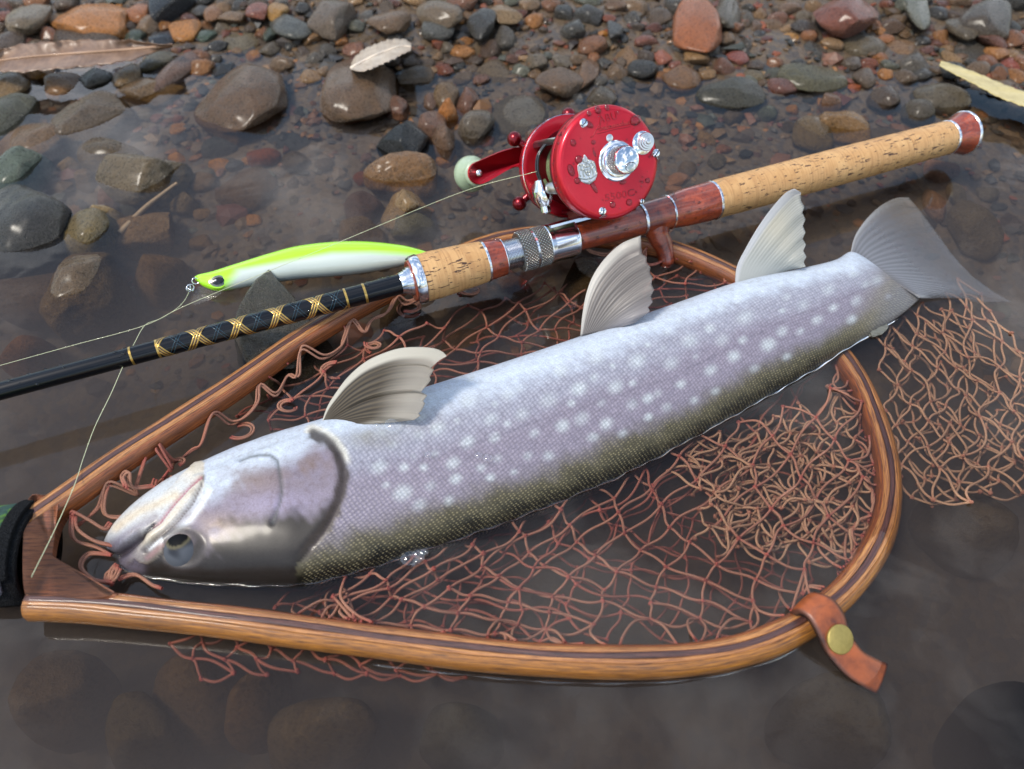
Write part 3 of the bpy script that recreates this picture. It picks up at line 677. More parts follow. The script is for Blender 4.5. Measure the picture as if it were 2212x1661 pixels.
# head
hc = np.tile(np.array(srgb(128, 118, 128)), (len(V3), 1))
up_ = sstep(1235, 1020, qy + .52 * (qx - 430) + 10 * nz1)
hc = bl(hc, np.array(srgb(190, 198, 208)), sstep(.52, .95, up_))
hc = bl(hc, np.array(srgb(128, 112, 108)), .9 * np.exp(-(np.hypot((qx - 545) / 70, (qy - 1040) / 30)) ** 2) * np.clip(.6 + 1.1 * nz1 + .5 * nz2, 0, 1))
hc = bl(hc, np.array(srgb(122, 104, 98)), .9 * np.exp(-(np.hypot((qx - 660) / 62, (qy - 1010) / 36)) ** 2) * np.clip(.5 + 1.1 * nz1 + .6 * nz2, 0, 1))
hc = bl(hc, np.array(srgb(160, 150, 176)), .4 * np.exp(-(np.hypot((qx - 600) / 90, (qy - 1090) / 26)) ** 2))
hc = bl(hc, np.array(srgb(150, 128, 112)), .9 * np.exp(-(np.hypot((qx - 480) / 60, (qy - 1150) / 36)) ** 2) * np.clip(.55 + 1.0 * nz1 + .7 * nz2, 0, 1))
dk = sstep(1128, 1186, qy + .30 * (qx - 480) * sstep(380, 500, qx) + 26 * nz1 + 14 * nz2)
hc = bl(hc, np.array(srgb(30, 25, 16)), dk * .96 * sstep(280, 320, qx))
hc = bl(hc, np.array(srgb(188, 166, 142)), .5 * sstep(.35, .6, nz2) * sstep(1110, 1150, qy) * (1 - dk))
# jaws
jaw = sstep(430, 330, qx + .3 * (qy - 1100)) * sstep(1240, 1200, qy)
above = np.interp(qx, [245,298,346,380,407,440], [1205,1160,1125,1080,1052,1022], right=0) > qy
hc = bl(hc, np.array(srgb(192, 196, 196)), .8 * (above & (qx < 445)) * sstep(450, 380, qx))
hc = bl(hc, np.array(srgb(212, 190, 150)), .6 * np.exp(-(polydist(Q, [(250,1140),(300,1105),(380,1070)])[0] / 12) ** 2))
hc = bl(hc, np.array(srgb(112, 104, 124)), .75 * np.exp(-(polydist(Q, [(238,1182),(280,1150),(335,1118)])[0] / 11) ** 2))  # purple shade under the lower jaw put into the colour
hc = bl(hc, np.array(srgb(206, 194, 170)), between * .85)
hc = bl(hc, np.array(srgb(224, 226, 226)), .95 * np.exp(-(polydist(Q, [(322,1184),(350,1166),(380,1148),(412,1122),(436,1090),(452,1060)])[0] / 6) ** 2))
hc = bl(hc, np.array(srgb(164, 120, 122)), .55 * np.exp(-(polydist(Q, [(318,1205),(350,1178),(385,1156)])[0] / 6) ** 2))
hc = bl(hc, np.array(srgb(150, 62, 84)), .9 * np.exp(-(d_m / 2.8) ** 2) * (qx > 330) * (qx < 436))
hc = bl(hc, np.array(srgb(64, 52, 48)), .85 * np.exp(-(d_x / 3.0) ** 2))
hc = bl(hc, np.array(srgb(84, 80, 92)), .8 * sstep(1140, 1185, qy) * sstep(330, 290, qx)); hc = bl(hc, np.array(srgb(52, 44, 52)), gap * .9); hc = bl(hc, np.array(srgb(30, 22, 24)), np.exp(-(polydist(Q, [(332,1132),(312,1152),(297,1168)])[0] / 5) ** 2))  # underwater shade on the snout painted into the colour, then the mouth gap
hc = bl(hc, np.array(srgb(70, 74, 70)), .75 * np.exp(-(d_p / 3.6) ** 2))
hc = bl(hc, np.array(srgb(66, 60, 58)), .85 * np.exp(-((d_e - 44) / 12) ** 2) * (qx > 352))
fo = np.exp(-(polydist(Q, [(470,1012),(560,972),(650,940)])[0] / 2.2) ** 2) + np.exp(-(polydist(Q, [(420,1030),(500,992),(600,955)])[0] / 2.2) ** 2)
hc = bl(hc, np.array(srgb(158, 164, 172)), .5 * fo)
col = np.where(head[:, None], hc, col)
gb = np.exp(-(np.maximum(d_g - 8 + 4 * nz2, 0) / 6.0) ** 2) * sstep(1225, 1170, qy)
col = bl(col, np.array(srgb(58, 48, 40)), gb * .92)
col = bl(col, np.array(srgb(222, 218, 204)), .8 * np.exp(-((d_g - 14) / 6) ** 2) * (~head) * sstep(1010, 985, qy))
col = bl(col, np.array(srgb(120, 112, 86)), .6 * np.exp(-(np.hypot((qx - 800) / 60, (qy - 945) / 22)) ** 2) * (.8 + .4 * nz2))
lat = np.exp(-(polydist(Q, [(760,1000),(950,985),(1180,905),(1450,815),(1700,690),(1930,600)])[0] / 1.6) ** 2)
col = bl(col, np.array(srgb(112, 106, 120)), .55 * lat * body)
scale_m = np.clip(sstep(.9, .72, tj) * .75 + .25, 0, 1) * body * sstep(2, 16, np.maximum(qx - gx_at - 6, 0))
alpha = scale_m
uvw = np.c_[axis_len[np.repeat(np.arange(NS), NP)], (np.broadcast_to(np.abs(np.where(ph > math.pi, ph - 2 * math.pi, ph)), (NS, NP)).reshape(-1)) * np.repeat(np.maximum(prm[:, 5], .012), NP) * .8]
M = Mat('char_skin')
a = M.attr(); u = M.uv(); p = M.pos()
vo = M.n('TexVoronoi', {'Vector': M.map(u, (1.0, 1.25, 1), (0, 0, .35)), 'Scale': 530., 'Randomness': .28})
dd = vo.outputs['Distance']
cell = M.ramp(dd, [(.0, 1.), (.75, 0.)])
rnd = M.n('SeparateColor', {0: vo.outputs['Color']}).outputs[0]
bc = a.outputs['Color']
dark = M.mix(1.0, bc, (.42, .42, .40), 'MULTIPLY'); lite = M.mix(1.0, bc, (1.35, 1.33, 1.26), 'MULTIPLY')
sc_ = M.mix(cell, dark, M.mix(rnd, bc, lite))
lum = M.n('RGBToBW', {0: bc}).outputs[0]
gold = M.math('MULTIPLY', M.math('MULTIPLY', M.ramp(lum, [(.03, 1.), (.22, 0.)]), M.ramp(cell, [(.55, 0.), (.8, 1.)])), .6)
sc_ = M.mix(gold, sc_, srgb(200, 184, 138))
c = M.mix(M.math('MULTIPLY', a.outputs['Alpha'], .68), bc, sc_)
fn = M.noise(p, 1500, 3., .7)
mo = M.noise(p, 330, 5., .7, .5); hm = M.math('SUBTRACT', 1.0, a.outputs['Alpha'])
c = M.mix(M.math('MULTIPLY', hm, M.ramp(mo, [(.50, 0.), (.64, .42)])), c, M.mix(1.0, c, (.60, .50, .44), 'MULTIPLY'))
c = M.mix(M.math('MULTIPLY', hm, M.ramp(mo, [(.34, .35), (.45, 0.)])), c, M.mix(1.0, c, (1.18, 1.16, 1.3), 'MULTIPLY'))
c = M.mix(.4, c, M.mix(1.0, c, M.ramp(fn, [(.3, .5), (.7, 1.4)]), 'MULTIPLY'))
bh = M.math('MULTIPLY', M.math('MULTIPLY', cell, a.outputs['Alpha']), 1.0)
n1_ = M.bump(M.math('ADD', bh, M.math('MULTIPLY', fn, .12)), .45, .0007)
M.bsdf(Base_Color=c, Roughness=.42, Coat_Weight=.24, Coat_Roughness=.16, Coat_IOR=1.36, Normal=n1_, Subsurface_Weight=.0, Specular_IOR_Level=.32)
SKIN = M.m
Fb = [tuple(f) for f in gridF(NS, NP, False, True)]
Fb += [tuple(range(NP - 1, -1, -1)), tuple((NS - 1) * NP + i for i in range(NP))]
base_pt = (0.03, .235, -.028)
fish = thing('fish', 'silver white spotted char lying belly up on its side over the landing net', 'fish', base_pt)
mk('body', V3, Fb, SKIN, fish, uv=uvw, col=np.c_[np.clip(col, .004, .9), alpha])

# eye
fq = proj(FV2); vis = (sn[None] > 0) & (np.broadcast_to(True, (NS, NP)))
de = np.hypot(fq[..., 0] - EYE[0], fq[..., 1] - EYE[1]) + np.where(vis, 0, 1e6)
ie = np.unravel_index(np.argmin(de), de.shape); pe = FV2[ie]; ne = nr_[ie]
re = .0108
ce_ = pe - ne * .0082
tgt = P(383, 1158, pe[2] + .003) ; ax = (tgt - ce_); ax /= np.linalg.norm(ax)
V, Fc = sphere((0, 0, 0), 1, 64, 48)
ang_ = np.arccos(np.clip(V @ ax, -1, 1))
nzE = waves(V, [5, 11], [.5, .5], 9)
ec = np.tile(np.array(srgb(40, 43, 50)), (len(V), 1)); ec = bl(ec, np.array(srgb(88, 92, 98)), sstep(-.2, .9, nzE) * .8); ec = bl(ec, np.array(srgb(40, 42, 46)), sstep(.1, .7, -nzE) * .8); ec = bl(ec, np.array(srgb(120, 128, 140)), sstep(1.25, 1.5, ang_) * .6)
ec = bl(ec, np.array(srgb(92, 86, 66)), sstep(.60, .52, ang_) * .9); ec = bl(ec, np.array(srgb(6, 7, 10)), sstep(.46, .42, ang_))
M = Mat('fish_eye'); M.bsdf(Base_Color=M.attr().outputs['Color'], Roughness=.6, Specular_IOR_Level=.12)
mk('eye', V * re + ce_, Fc, M.m, fish, col=ec)

# fins: fans of rays between a base line and an outline
M = Mat('fin_membrane')
a = M.attr(); b = M.n('BsdfPrincipled', {'Base Color': a.outputs['Color'], 'Roughness': .5, 'Coat Weight': .12, 'Coat Roughness': .2})
tl_ = M.n('BsdfTranslucent', {'Color': a.outputs['Color']}); tp = M.n('BsdfTransparent')
m1 = M.n('MixShader', {'Fac': .35, 1: b.outputs[0], 2: tl_.outputs[0]})
m2 = M.n('MixShader', {'Fac': a.outputs['Alpha'], 1: tp.outputs[0], 2: m1.outputs[0]})
M.t.links.new(m2.outputs[0], M.out.inputs[0]); FIN = M.m
def fin(name, b0, b1, lead, trail, zb, zt, nray, colf, thick=.0007, bow=.0, ridge=.00004):
    """b0, b1: ends of the base; lead: outline from the base to the tip; trail: outline from the tip to the rear of the base"""
    n, mrad = nray * 10, 34
    b0, b1 = np.array(b0, float), np.array(b1, float)
    l = cr(lead, 60); t_ = np.array(trail, float)
    ln = np.r_[0, np.cumsum(np.hypot(*np.diff(t_, axis=0).T))]; u = np.linspace(0, ln[-1], n); tp_ = np.c_[np.interp(u, ln, t_[:, 0]), np.interp(u, ln, t_[:, 1])]
    G = np.zeros((n, mrad, 3)); K = np.zeros((n, mrad, 4))
    v = np.linspace(0, 1, mrad)
    lu = np.linspace(0, 1, 60); L = np.c_[np.interp(v, lu, l[:, 0]), np.interp(v, lu, l[:, 1])]
    for i in range(n):
        f = i / (n - 1); B = b0 + (b1 - b0) * f ** 1.3; T = tp_[i]
        line = B + (T - B) * v[:, None]
        lead_off = L - (L[0] + (L[-1] - L[0]) * v[:, None])                      # how the leading edge departs from straight
        q = line + lead_off * (1 - f) ** 1.5 * (np.linalg.norm(T - B) / max(np.linalg.norm(L[-1] - L[0]), 1))
        z = zb + (zt(f) - zb) * v ** 1.1 + bow * np.sin(v * math.pi) * (1 - f * .5)
        ray = math.sin(f * nray * 2 * math.pi); ray2 = ray + (math.sin(f * nray * 4 * math.pi + .8) - ray) * sstep(.45, .8, v)
        z = z + ridge * ray * np.sin(v * math.pi * .9) + .0006 * math.sin(f * 23 + 1) * v ** 2
        for j in range(mrad): G[i, j] = P(q[j, 0], q[j, 1], z[j])
        K[i] = colf(f, v, ray2)
    tn = thick * (1.0 - .75 * v)[None, :, None] * np.array([.25, .45, .85])
    A = (G + tn / 2).reshape(-1, 3); B_ = (G - tn / 2).reshape(-1, 3)
    F1 = gridF(n, mrad); F2 = F1[:, ::-1] + n * mrad
    idx = [i * mrad for i in range(n)] + [(n - 1) * mrad + j for j in range(1, mrad)] + [i * mrad + mrad - 1 for i in range(n - 2, -1, -1)] + [j for j in range(mrad - 2, 0, -1)]
    k = n * mrad
    rim_ = [(idx[(i + 1) % len(idx)], idx[i], idx[i] + k, idx[(i + 1) % len(idx)] + k) for i in range(len(idx))]
    Fall = [tuple(f) for f in F1] + [tuple(f) for f in F2] + rim_
    KK = K.reshape(-1, 4)
    return mk(name, np.vstack([A, B_]), Fall, FIN, fish, col=np.vstack([KK, KK]))
def pc(cols, al):
    return np.c_[np.clip(cols * .84, 0, 1), np.broadcast_to(al, (len(cols),))]
def cpec(f, v, ray):
    edge = np.array(srgb(222, 216, 200)); mid = np.array(srgb(104, 90, 68)); dk = np.array(srgb(40, 31, 21))
    c = np.tile(mid, (len(v), 1)); c = bl(c, dk, (.5 + .5 * ray) * .95 * sstep(1.3, .6, v + .30 * f))
    c = bl(c, np.array(srgb(206, 198, 184)), sstep(.62, 1.0, v + .22 * f) * .75)
    wd = np.array(f < .085 + .02 * np.sin(v * 3), float); c = bl(c, edge, sstep(.12, .07, np.full(len(v), f)))
    return pc(c, .96 - .30 * sstep(.6, 1., v))
fin('pectoral_fin', (694,916), (726,924), [(694,914),(706,880),(723,852),(750,816),(785,785),(819,767),(862,753),(904,750),(938,753),(956,760),(965,769)],
    [(965,769),(949,778),(930,795),(937,799),(928,814),(931,821),(921,833),(909,847),(923,854),(914,866),(918,872),(911,886),(904,893),(908,898),(894,907),(850,912),(770,918)], .012, lambda f: .046 - .030 * f, 20, cpec, .0012, .004)
def cpel(f, v, ray):
    c = np.tile(np.array(srgb(166, 158, 152)), (len(v), 1)); c = bl(c, np.array(srgb(64, 52, 42)), (.5 + .5 * ray) * .62 * np.exp(-((f - .3) / .35) ** 2) * sstep(1.05, .6, v))
    c = bl(c, np.array(srgb(170, 166, 172)), sstep(.5, .9, f) * np.ones(len(v)) * .6)
    c = bl(c, np.array(srgb(222, 216, 206)), sstep(.13, .06, np.full(len(v), f)))
    return pc(c, .93 - .35 * sstep(.5, 1., v))
fin('pelvic_fin', (1254,724), (1330,708), [(1254,724),(1258,680),(1267,632),(1283,592),(1310,555),(1343,526),(1384,509)],
    [(1384,509),(1385,530),(1386,548),(1397,556),(1396,566),(1405,578),(1404,590),(1410,600),(1407,614),(1413,626),(1406,640),(1410,652),(1400,664),(1404,672),(1388,684),(1372,697)], .014, lambda f: .050 - .030 * f, 20, cpel, .0012, .003)
def cana(f, v, ray):
    c = np.tile(np.array(srgb(204, 206, 200)), (len(v), 1)); c = bl(c, np.array(srgb(150, 152, 146)), (.5 + .5 * ray) * .42 * sstep(.1, .35, v)); c = bl(c, np.array(srgb(224, 214, 186)), .6 * np.exp(-((v - .65) / .2) ** 2) * (1 - f))
    c = bl(c, np.array(srgb(226, 226, 226)), sstep(.13, .06, np.full(len(v), f)))
    return pc(c, .93 - .25 * sstep(.5, 1., v))
fin('anal_fin', (1588,614), (1712,580), [(1588,614),(1592,575),(1610,538),(1638,490),(1670,446),(1698,416),(1716,408)],
    [(1716,408),(1730,416),(1730,434),(1737,446),(1733,460),(1740,474),(1734,488),(1740,502),(1734,516),(1741,528),(1735,542),(1742,554),(1736,566),(1740,576)], .012, lambda f: .046 - .028 * f, 18, cana, .0012, .002)
def ccau(f, v, ray):
    c = np.tile(np.array(srgb(146, 148, 154)), (len(v), 1)); c = bl(c, np.array(srgb(176, 178, 184)), (.5 + .5 * ray) * .5 * sstep(1., .3, v)); c = bl(c, np.array(srgb(130, 126, 128)), sstep(.16, .0, v) * .8); c = bl(c, np.array(srgb(206, 206, 206)), sstep(.06, .0, np.full(len(v), f)) + .5 * sstep(.93, 1.0, np.full(len(v), f)))
    c = bl(c, np.array(srgb(190, 178, 160)), .5 * sstep(.3, .0, np.full(len(v), f)) * sstep(.5, .9, v))
    return pc(c, (.86 - .60 * sstep(.02, .85, v)) * (1 - .15 * (.5 - .5 * ray)))
fin('caudal_fin', (1836,552), (1985,642), [(1836,552),(1846,512),(1868,478),(1898,448),(1932,429),(1962,426)],
    [(1962,426),(1985,452),(2010,486),(2030,512),(2055,548),(2078,574),(2105,600),(2140,626),(2184,652),(2120,652),(2060,648),(2030,645)], .004, lambda f: .004 - .008 * f, 22, ccau, .0012, .002, .00016)
def cad(f, v, ray):
    return pc(np.tile(np.array(srgb(150, 150, 140)), (len(v), 1)), .85)
fin('adipose_fin', (1846,708), (1880,722), [(1846,708),(1866,700),(1890,696),(1914,698)], [(1914,698),(1920,706),(1914,714),(1905,722),(1885,728)], .001, lambda f: .001, 2, cad, .002, .001)
# ------------------------------------------------------------------ landing net: laminated hoop, throat, grip, knotted bag, leather strap
def wood(name, c1, c2, c3, coat=.7, sc=1.0):
    M = Mat(name); u = M.uv()
    g1 = M.noise(M.map(u, (12, 1100 * sc, 1)), 1.0, 5., .65, .3); g2 = M.noise(M.map(u, (90, 2600, 1)), 1.0, 4., .6); g3 = M.noise(M.pos(), 30, 4., .6)
    c = M.mix(M.ramp(g1, [(.35, 0.), (.65, 1.)]), c1, c2); c = M.mix(M.ramp(g2, [(.47, 0.), (.60, .9)]), c, c3)
    c = M.mix(M.ramp(g3, [(.5, 0.), (.72, .45)]), c, c3)
    sc_ = M.noise(M.map(M.pos(), (1, 1, 1)), 160, 3., .8, 1.5)
    c = M.mix(M.ramp(sc_, [(.66, 0.), (.70, .5)]), c, tuple(v * .35 for v in c1))
    M.bsdf(Base_Color=c, Roughness=.5, Coat_Weight=coat * .8, Coat_Roughness=.14, Normal=M.bump(M.math('ADD', g2, M.math('ADD', M.math('MULTIPLY', sc_, .8), M.math('MULTIPLY', g1, .8))), .5, .0007))
    return M.m
W_OUT = wood('ochre_wood', srgb(182, 118, 40), srgb(138, 84, 28), srgb(84, 48, 20))
W_TAN = wood('tan_wood', srgb(204, 142, 80), srgb(166, 108, 58), srgb(108, 62, 34))
W_DRK = wood('purple_brown_wood', srgb(104, 62, 50), srgb(74, 42, 36), srgb(44, 24, 22))
W_INN = wood('red_brown_wood', srgb(168, 94, 40), srgb(128, 66, 26), srgb(76, 38, 18))
net = thing('landing_net', 'wooden landing net with brown mesh lying in the shallow water under the fish', 'landing net', (0.05, .2, -.01))
# path of the hoop's top, near arm first
HP = [(52,1292,.016),(180,1297,.0155),(330,1312,.015),(600,1344,.014),(900,1384,.012),(1180,1412,.011),(1430,1415,.010),(1600,1394,.008),(1725,1345,.007),(1830,1268,.004),(1895,1180,.001),(1925,1090,-.002),(1926,1000,-.003),(1900,900,-.003),
      (1856,800,-.003),(1790,720,-.002),(1690,640,.001),(1570,572,.005),(1440,520,.009),(1300,495,.010),(1180,492,.010),(1080,506,.011),(980,540,.012),(870,594,.013),(760,650,.014),(640,722,.015),(500,818,.016),(360,908,.017),(240,984,.017),(130,1062,.017),(52,1115,.017)]
hp = np.array([P(a, b, c) for a, b, c in HP]); hp = cr(hp, 420)
t_ = frames(hp); lat = np.cross(t_, [0, 0, 1.]); lat /= np.linalg.norm(lat, axis=1, keepdims=True)      # points outwards
cen = hp.mean(0)
if ((hp[200] - cen) @ lat[200]) < 0: lat = -lat
HL = np.r_[0, np.cumsum(np.linalg.norm(np.diff(hp, axis=0), axis=1))]
Wd, Ht = .0112, .0130
def strip(name, l0, l1, mat, proud=0.0):
    ls = np.linspace(l0, l1, 4)
    def ztop(l): return -.0030 * np.abs(l / (Wd / 2)) ** 3.2
    sec = [(l, ztop(l) + proud) for l in ls] + [(l, -Ht - ztop(l) - proud) for l in ls[::-1]]
    if abs(l1) > Wd * .45:                                     # outer faces bulge a little
        sec.insert(4, (l1 + .0006, -Ht * .35)); sec.insert(5, (l1 + .0006, -Ht * .65))
    if abs(l0) > Wd * .45:
        sec += [(l0 - .0004, -Ht * .65), (l0 - .0004, -Ht * .35)]
    sec = np.array(sec); m = len(sec)
    per = np.r_[0, np.cumsum(np.hypot(*np.diff(sec, axis=0).T))]
    wob = .0002 * np.sin(HL * 90 + l0 * 4000)
    V = hp[:, None] + (sec[None, :, 0, None] + wob[:, None, None]) * lat[:, None] + sec[None, :, 1, None] * np.array([0, 0, 1.])
    uv = np.stack([np.repeat(HL, m), np.tile(per + l0 * 3, len(hp))], -1)
    Fc = [tuple(f) for f in gridF(len(hp), m, False, True)] + [tuple(range(m)), tuple((len(hp) - 1) * m + i for i in range(m - 1, -1, -1))]
    return mk(name, V.reshape(-1, 3), Fc, mat, net, uv=uv, smooth=True)
h = Wd / 2
for l0, l1, m, pr_ in ((-h, -.0040, W_INN, 0), (-.0040, -.0014, W_TAN, -.00012), (-.0014, .0010, W_DRK, .0001), (.0010, .0027, W_TAN, -.0001), (.0027, h, W_OUT, 0)): strip('wood_strip', l0, l1, m, pr_)
# throat block between the arms
TH = [(56,1085),(100,1066),(130,1066),(106,1108),(93,1152),(89,1190),(97,1210),(124,1232),(180,1254),(255,1284),(200,1298),(120,1292),(52,1284)]
tp = cr(np.array(TH, float), 70, True)
cw = np.array([P(a, b, .0155) for a, b in tp]); c0 = cw.mean(0)
inn = c0 + (cw - c0) * .955
rings = [cw - [0, 0, .0135], cw - [0, 0, .0020], c0 + (cw - c0) * .985 - [0, 0, .0004], inn + [0, 0, .0003]]
V = np.vstack(rings + [[c0 + [0, 0, .0008]]]); n = len(cw)
Fc = [tuple(f) for f in gridF(4, n, False, True)] + [(3 * n + i, 3 * n + (i + 1) % n, 4 * n) for i in range(n)]
mk('throat', V, Fc, wood('throat_wood', srgb(176, 108, 70), srgb(150, 86, 52), srgb(112, 62, 42), 1.0, .4), net, uv=V[:, :2] * [1, .4])

# grip, running out of the picture to the left
ga, gb_ = P(76, 1196, .003), P(-420, 1240, .004)
gd = gb_ - ga; gl = np.linalg.norm(gd); gd /= gl; gs = np.cross(gd, [0, 0, 1.]); gu = np.cross(gs, gd)
def grip_part(name, x0, x1, r, mat, a0=0., a1=360., seg=60, rows=20):
    a = np.radians(np.linspace(a0, a1, seg)); xx = np.linspace(x0, x1, rows)
    rr = r * (1 + .012 * np.sin(xx * 300))
    def skin(k): return ga + xx[:, None, None] * gd + (rr[:, None, None] + k) * (np.cos(a)[None, :, None] * gs * 1.0 + np.sin(a)[None, :, None] * gu * .80)
    A = skin(0.).reshape(-1, 3); B = skin(-.0025).reshape(-1, 3)
    n = rows * seg; F1 = gridF(rows, seg); e = [i * seg for i in range(rows)] + [(rows - 1) * seg + j for j in range(1, seg)] + [i * seg + seg - 1 for i in range(rows - 2, -1, -1)] + [j for j in range(seg - 2, 0, -1)]
    Fc = [tuple(f) for f in F1] + [tuple(f + n) for f in F1[:, ::-1]] + [(e[(i + 1) % len(e)], e[i], e[i] + n, e[(i + 1) % len(e)] + n) for i in range(len(e))]
    return mk(name, np.vstack([A, B]), Fc, mat, net)
def cloth(name, c, c2, sc=900.):
    M = Mat(name); f = M.noise(M.pos(), sc, 5., .8); v = M.n('TexVoronoi', {'Vector': M.pos(), 'Scale': sc * 1.6}).outputs['Distance']
    M.bsdf(Base_Color=M.mix(M.ramp(f, [(.4, 0.), (.6, 1.)]), c, c2), Roughness=.95, Specular_IOR_Level=.2, Normal=M.bump(M.math('ADD', f, v), .8, .0016)); return M.m
M = Mat('green_print_fabric'); f1 = M.noise(M.pos(), 60, 5., .7, 1.); f2 = M.noise(M.pos(), 900, 3.)
c = M.ramp(f1, [(.38, srgb(34, 60, 56)), (.50, srgb(42, 76, 62)), (.56, srgb(84, 122, 42)), (.66, srgb(38, 66, 54))])
M.bsdf(Base_Color=M.mix(.3, c, M.mix(1., c, M.ramp(f2, [(.3, .4), (.7, 1.6)]), 'MULTIPLY')), Roughness=.8, Normal=M.bump(f2, .4, .0006)); G_GREEN = M.m
G_BLK = cloth('black_pile_fabric', srgb(8, 8, 10), srgb(30, 31, 34)); G_GRY = cloth('pale_grey_fleece', srgb(96, 98, 108), srgb(176, 178, 186), 700.)
side = 1 if gs[1] < 0 else -1
# angles: gs points to the camera or away; sweep the cloth round accordingly
def rng_(a, b): return (a, b) if side > 0 else (180 - b, 180 - a)
grip_part('grip_core', -.002, gl, .0225, G_BLK)
grip_part('green_cover', .0050, gl, .0240, G_GREEN, *rng_(58, 215))
grip_part('elastic_band', .0002, .0056, .0252, G_BLK, *rng_(40, 220))
grip_part('fleece_lining', .0035, gl, .0247, G_GRY, *rng_(22, 58))

# leather strap round the hoop
SA = np.array([P(*q) for q in [(1722,1368,-.010),(1702,1338,-.003),(1708,1322,.006),(1726,1318,.0115),(1750,1336,.0130),(1772,1374,.0105),(1790,1412,.0060),(1824,1452,.0030),(1858,1478,.0005),(1894,1498,-.0030)]])
SB = np.array([P(*q) for q in [(1768,1326,-.010),(1748,1296,-.003),(1750,1280,.007),(1768,1280,.0130),(1800,1294,.0145),(1824,1326,.0120),(1838,1368,.0075),(1862,1404,.0045),(1888,1420,.0020),(1918,1434,-.0015)]])
a_, b_ = cr(SA, 60), cr(SB, 60)
k = np.linspace(0, 1, 9)
T = a_[:, None] * (1 - k[None, :, None]) + b_[:, None] * k[None, :, None]
du = np.gradient(T, axis=0); dv = np.gradient(T, axis=1); nn = np.cross(du, dv); nn /= np.linalg.norm(nn, axis=2, keepdims=True); nn *= np.sign(nn[30, 4, 2])
T = T + nn * (.0006 * np.sin(k * math.pi))[None, :, None]
B = T - nn * .0026
n = 540; F1 = gridF(60, 9)
e = [i * 9 for i in range(60)] + [59 * 9 + j for j in range(1, 9)] + [i * 9 + 8 for i in range(58, -1, -1)] + [j for j in range(7, 0, -1)]
Fc = [tuple(f) for f in F1] + [tuple(f + n) for f in F1[:, ::-1]] + [(e[(i + 1) % len(e)], e[i], e[i] + n, e[(i + 1) % len(e)] + n) for i in range(len(e))]
M = Mat('tan_leather'); f1 = M.noise(M.pos(), 110, 5., .65, .4); f2 = M.noise(M.pos(), 1300, 4., .7)
c = M.mix(M.ramp(f1, [(.38, 0.), (.66, 1.)]), srgb(160, 82, 38), srgb(110, 54, 26)); c = M.mix(M.ramp(f1, [(.62, 0.), (.68, .7)]), c, srgb(74, 32, 24))
edge_attr = M.attr(); c = M.mix(edge_attr.outputs['Fac'], srgb(44, 32, 30), c)  # leather is darker along its edges and underside
M.bsdf(Base_Color=c, Roughness=.42, Coat_Weight=.25, Coat_Roughness=.25, Normal=M.bump(f2, .25, .0006)); LEA = M.m
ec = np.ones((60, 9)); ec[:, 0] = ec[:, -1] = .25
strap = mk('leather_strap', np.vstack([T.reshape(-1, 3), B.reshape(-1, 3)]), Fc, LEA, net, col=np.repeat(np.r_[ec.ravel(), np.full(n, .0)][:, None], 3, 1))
sc_, sn_ = T[38, 4], nn[38, 4]
brass = simple('brass', srgb(172, 152, 88), .5, .75, 0, .25, 700., .3)
V, Fc = lathe([(-.001, 0), (-.001, .0056), (.0006, .0058), (.0009, .0054), (.0010, 0)], 40, 'z')
q = Vector(sn_).to_track_quat('Z', 'X').to_matrix(); V = V @ np.array(q).T + sc_ + sn_ * .0004
mk('brass_stud', V, Fc, brass, strap)

inner = hp - lat * (Wd / 2 + .0010); hoop_px = proj(inner)
# knotted bag
M = Mat('net_twine'); a = M.attr(); u = M.uv()
tw = M.n('TexWave', {'Vector': M.map(u, (1, 1, 1), (0, 0, .75)), 'Scale': 1.0, 'Distortion': .3}, wave_type='BANDS').outputs['Fac']
c = M.mix(M.ramp(tw, [(.25, .0), (.6, 1.)]), M.mix(1., a.outputs['Color'], (.38, .34, .33), 'MULTIPLY'), M.mix(1., a.outputs['Color'], (1.3, 1.25, 1.2), 'MULTIPLY'))
M.bsdf(Base_Color=c, Roughness=.7, Normal=M.bump(tw, .5, .0006)); TWINE = M.m
CT, CR, CD = np.array(srgb(182, 132, 108)), np.array(srgb(176, 90, 78)), np.array(srgb(158, 88, 72))
bagV, bagF, bagC, bagU = [], [], [], []
bag_n = 0
def cord(path, r=.00062, c0=CT, c1=CT, seg=6, n=None, closed=False):
    global bag_n
    p = cr(np.asarray(path), n or max(8, 6 * len(path)), closed)
    V, Fc = tube(p, r, seg, closed)
    m = len(p); w_ = np.abs(np.linspace(-1, 1, m)) ** 3
    C = c0[None] + (c1 - c0)[None] * w_[:, None]
    ln = np.r_[0, np.cumsum(np.linalg.norm(np.diff(p, axis=0), axis=1))]
    bagU.append(np.stack([np.repeat(ln * 1500, seg), np.tile(np.arange(seg) / seg * 6.28, m)], -1))
    bagV.append(V); bagF.extend([tuple(int(i) + bag_n for i in f) for f in Fc]); bagC.append(np.repeat(C, seg, 0)); bag_n += len(V)
def knot(p, r=.0013, c=CR):
    global bag_n
    V, Fc = sphere((0, 0, 0), 1, 7, 5)
    V = V * r * rng.uniform(.75, 1.15, 3) + waves(V, [4], [.25], int(rng.integers(1e6)))[:, None] * V * r + p
    bagU.append(np.c_[V[:, 0] * 2000, V[:, 1] * 2000]); bagV.append(V); bagF.extend([tuple(int(i) + bag_n for i in f) for f in Fc]); bagC.append(np.tile(c, (len(V), 1))); bag_n += len(V)
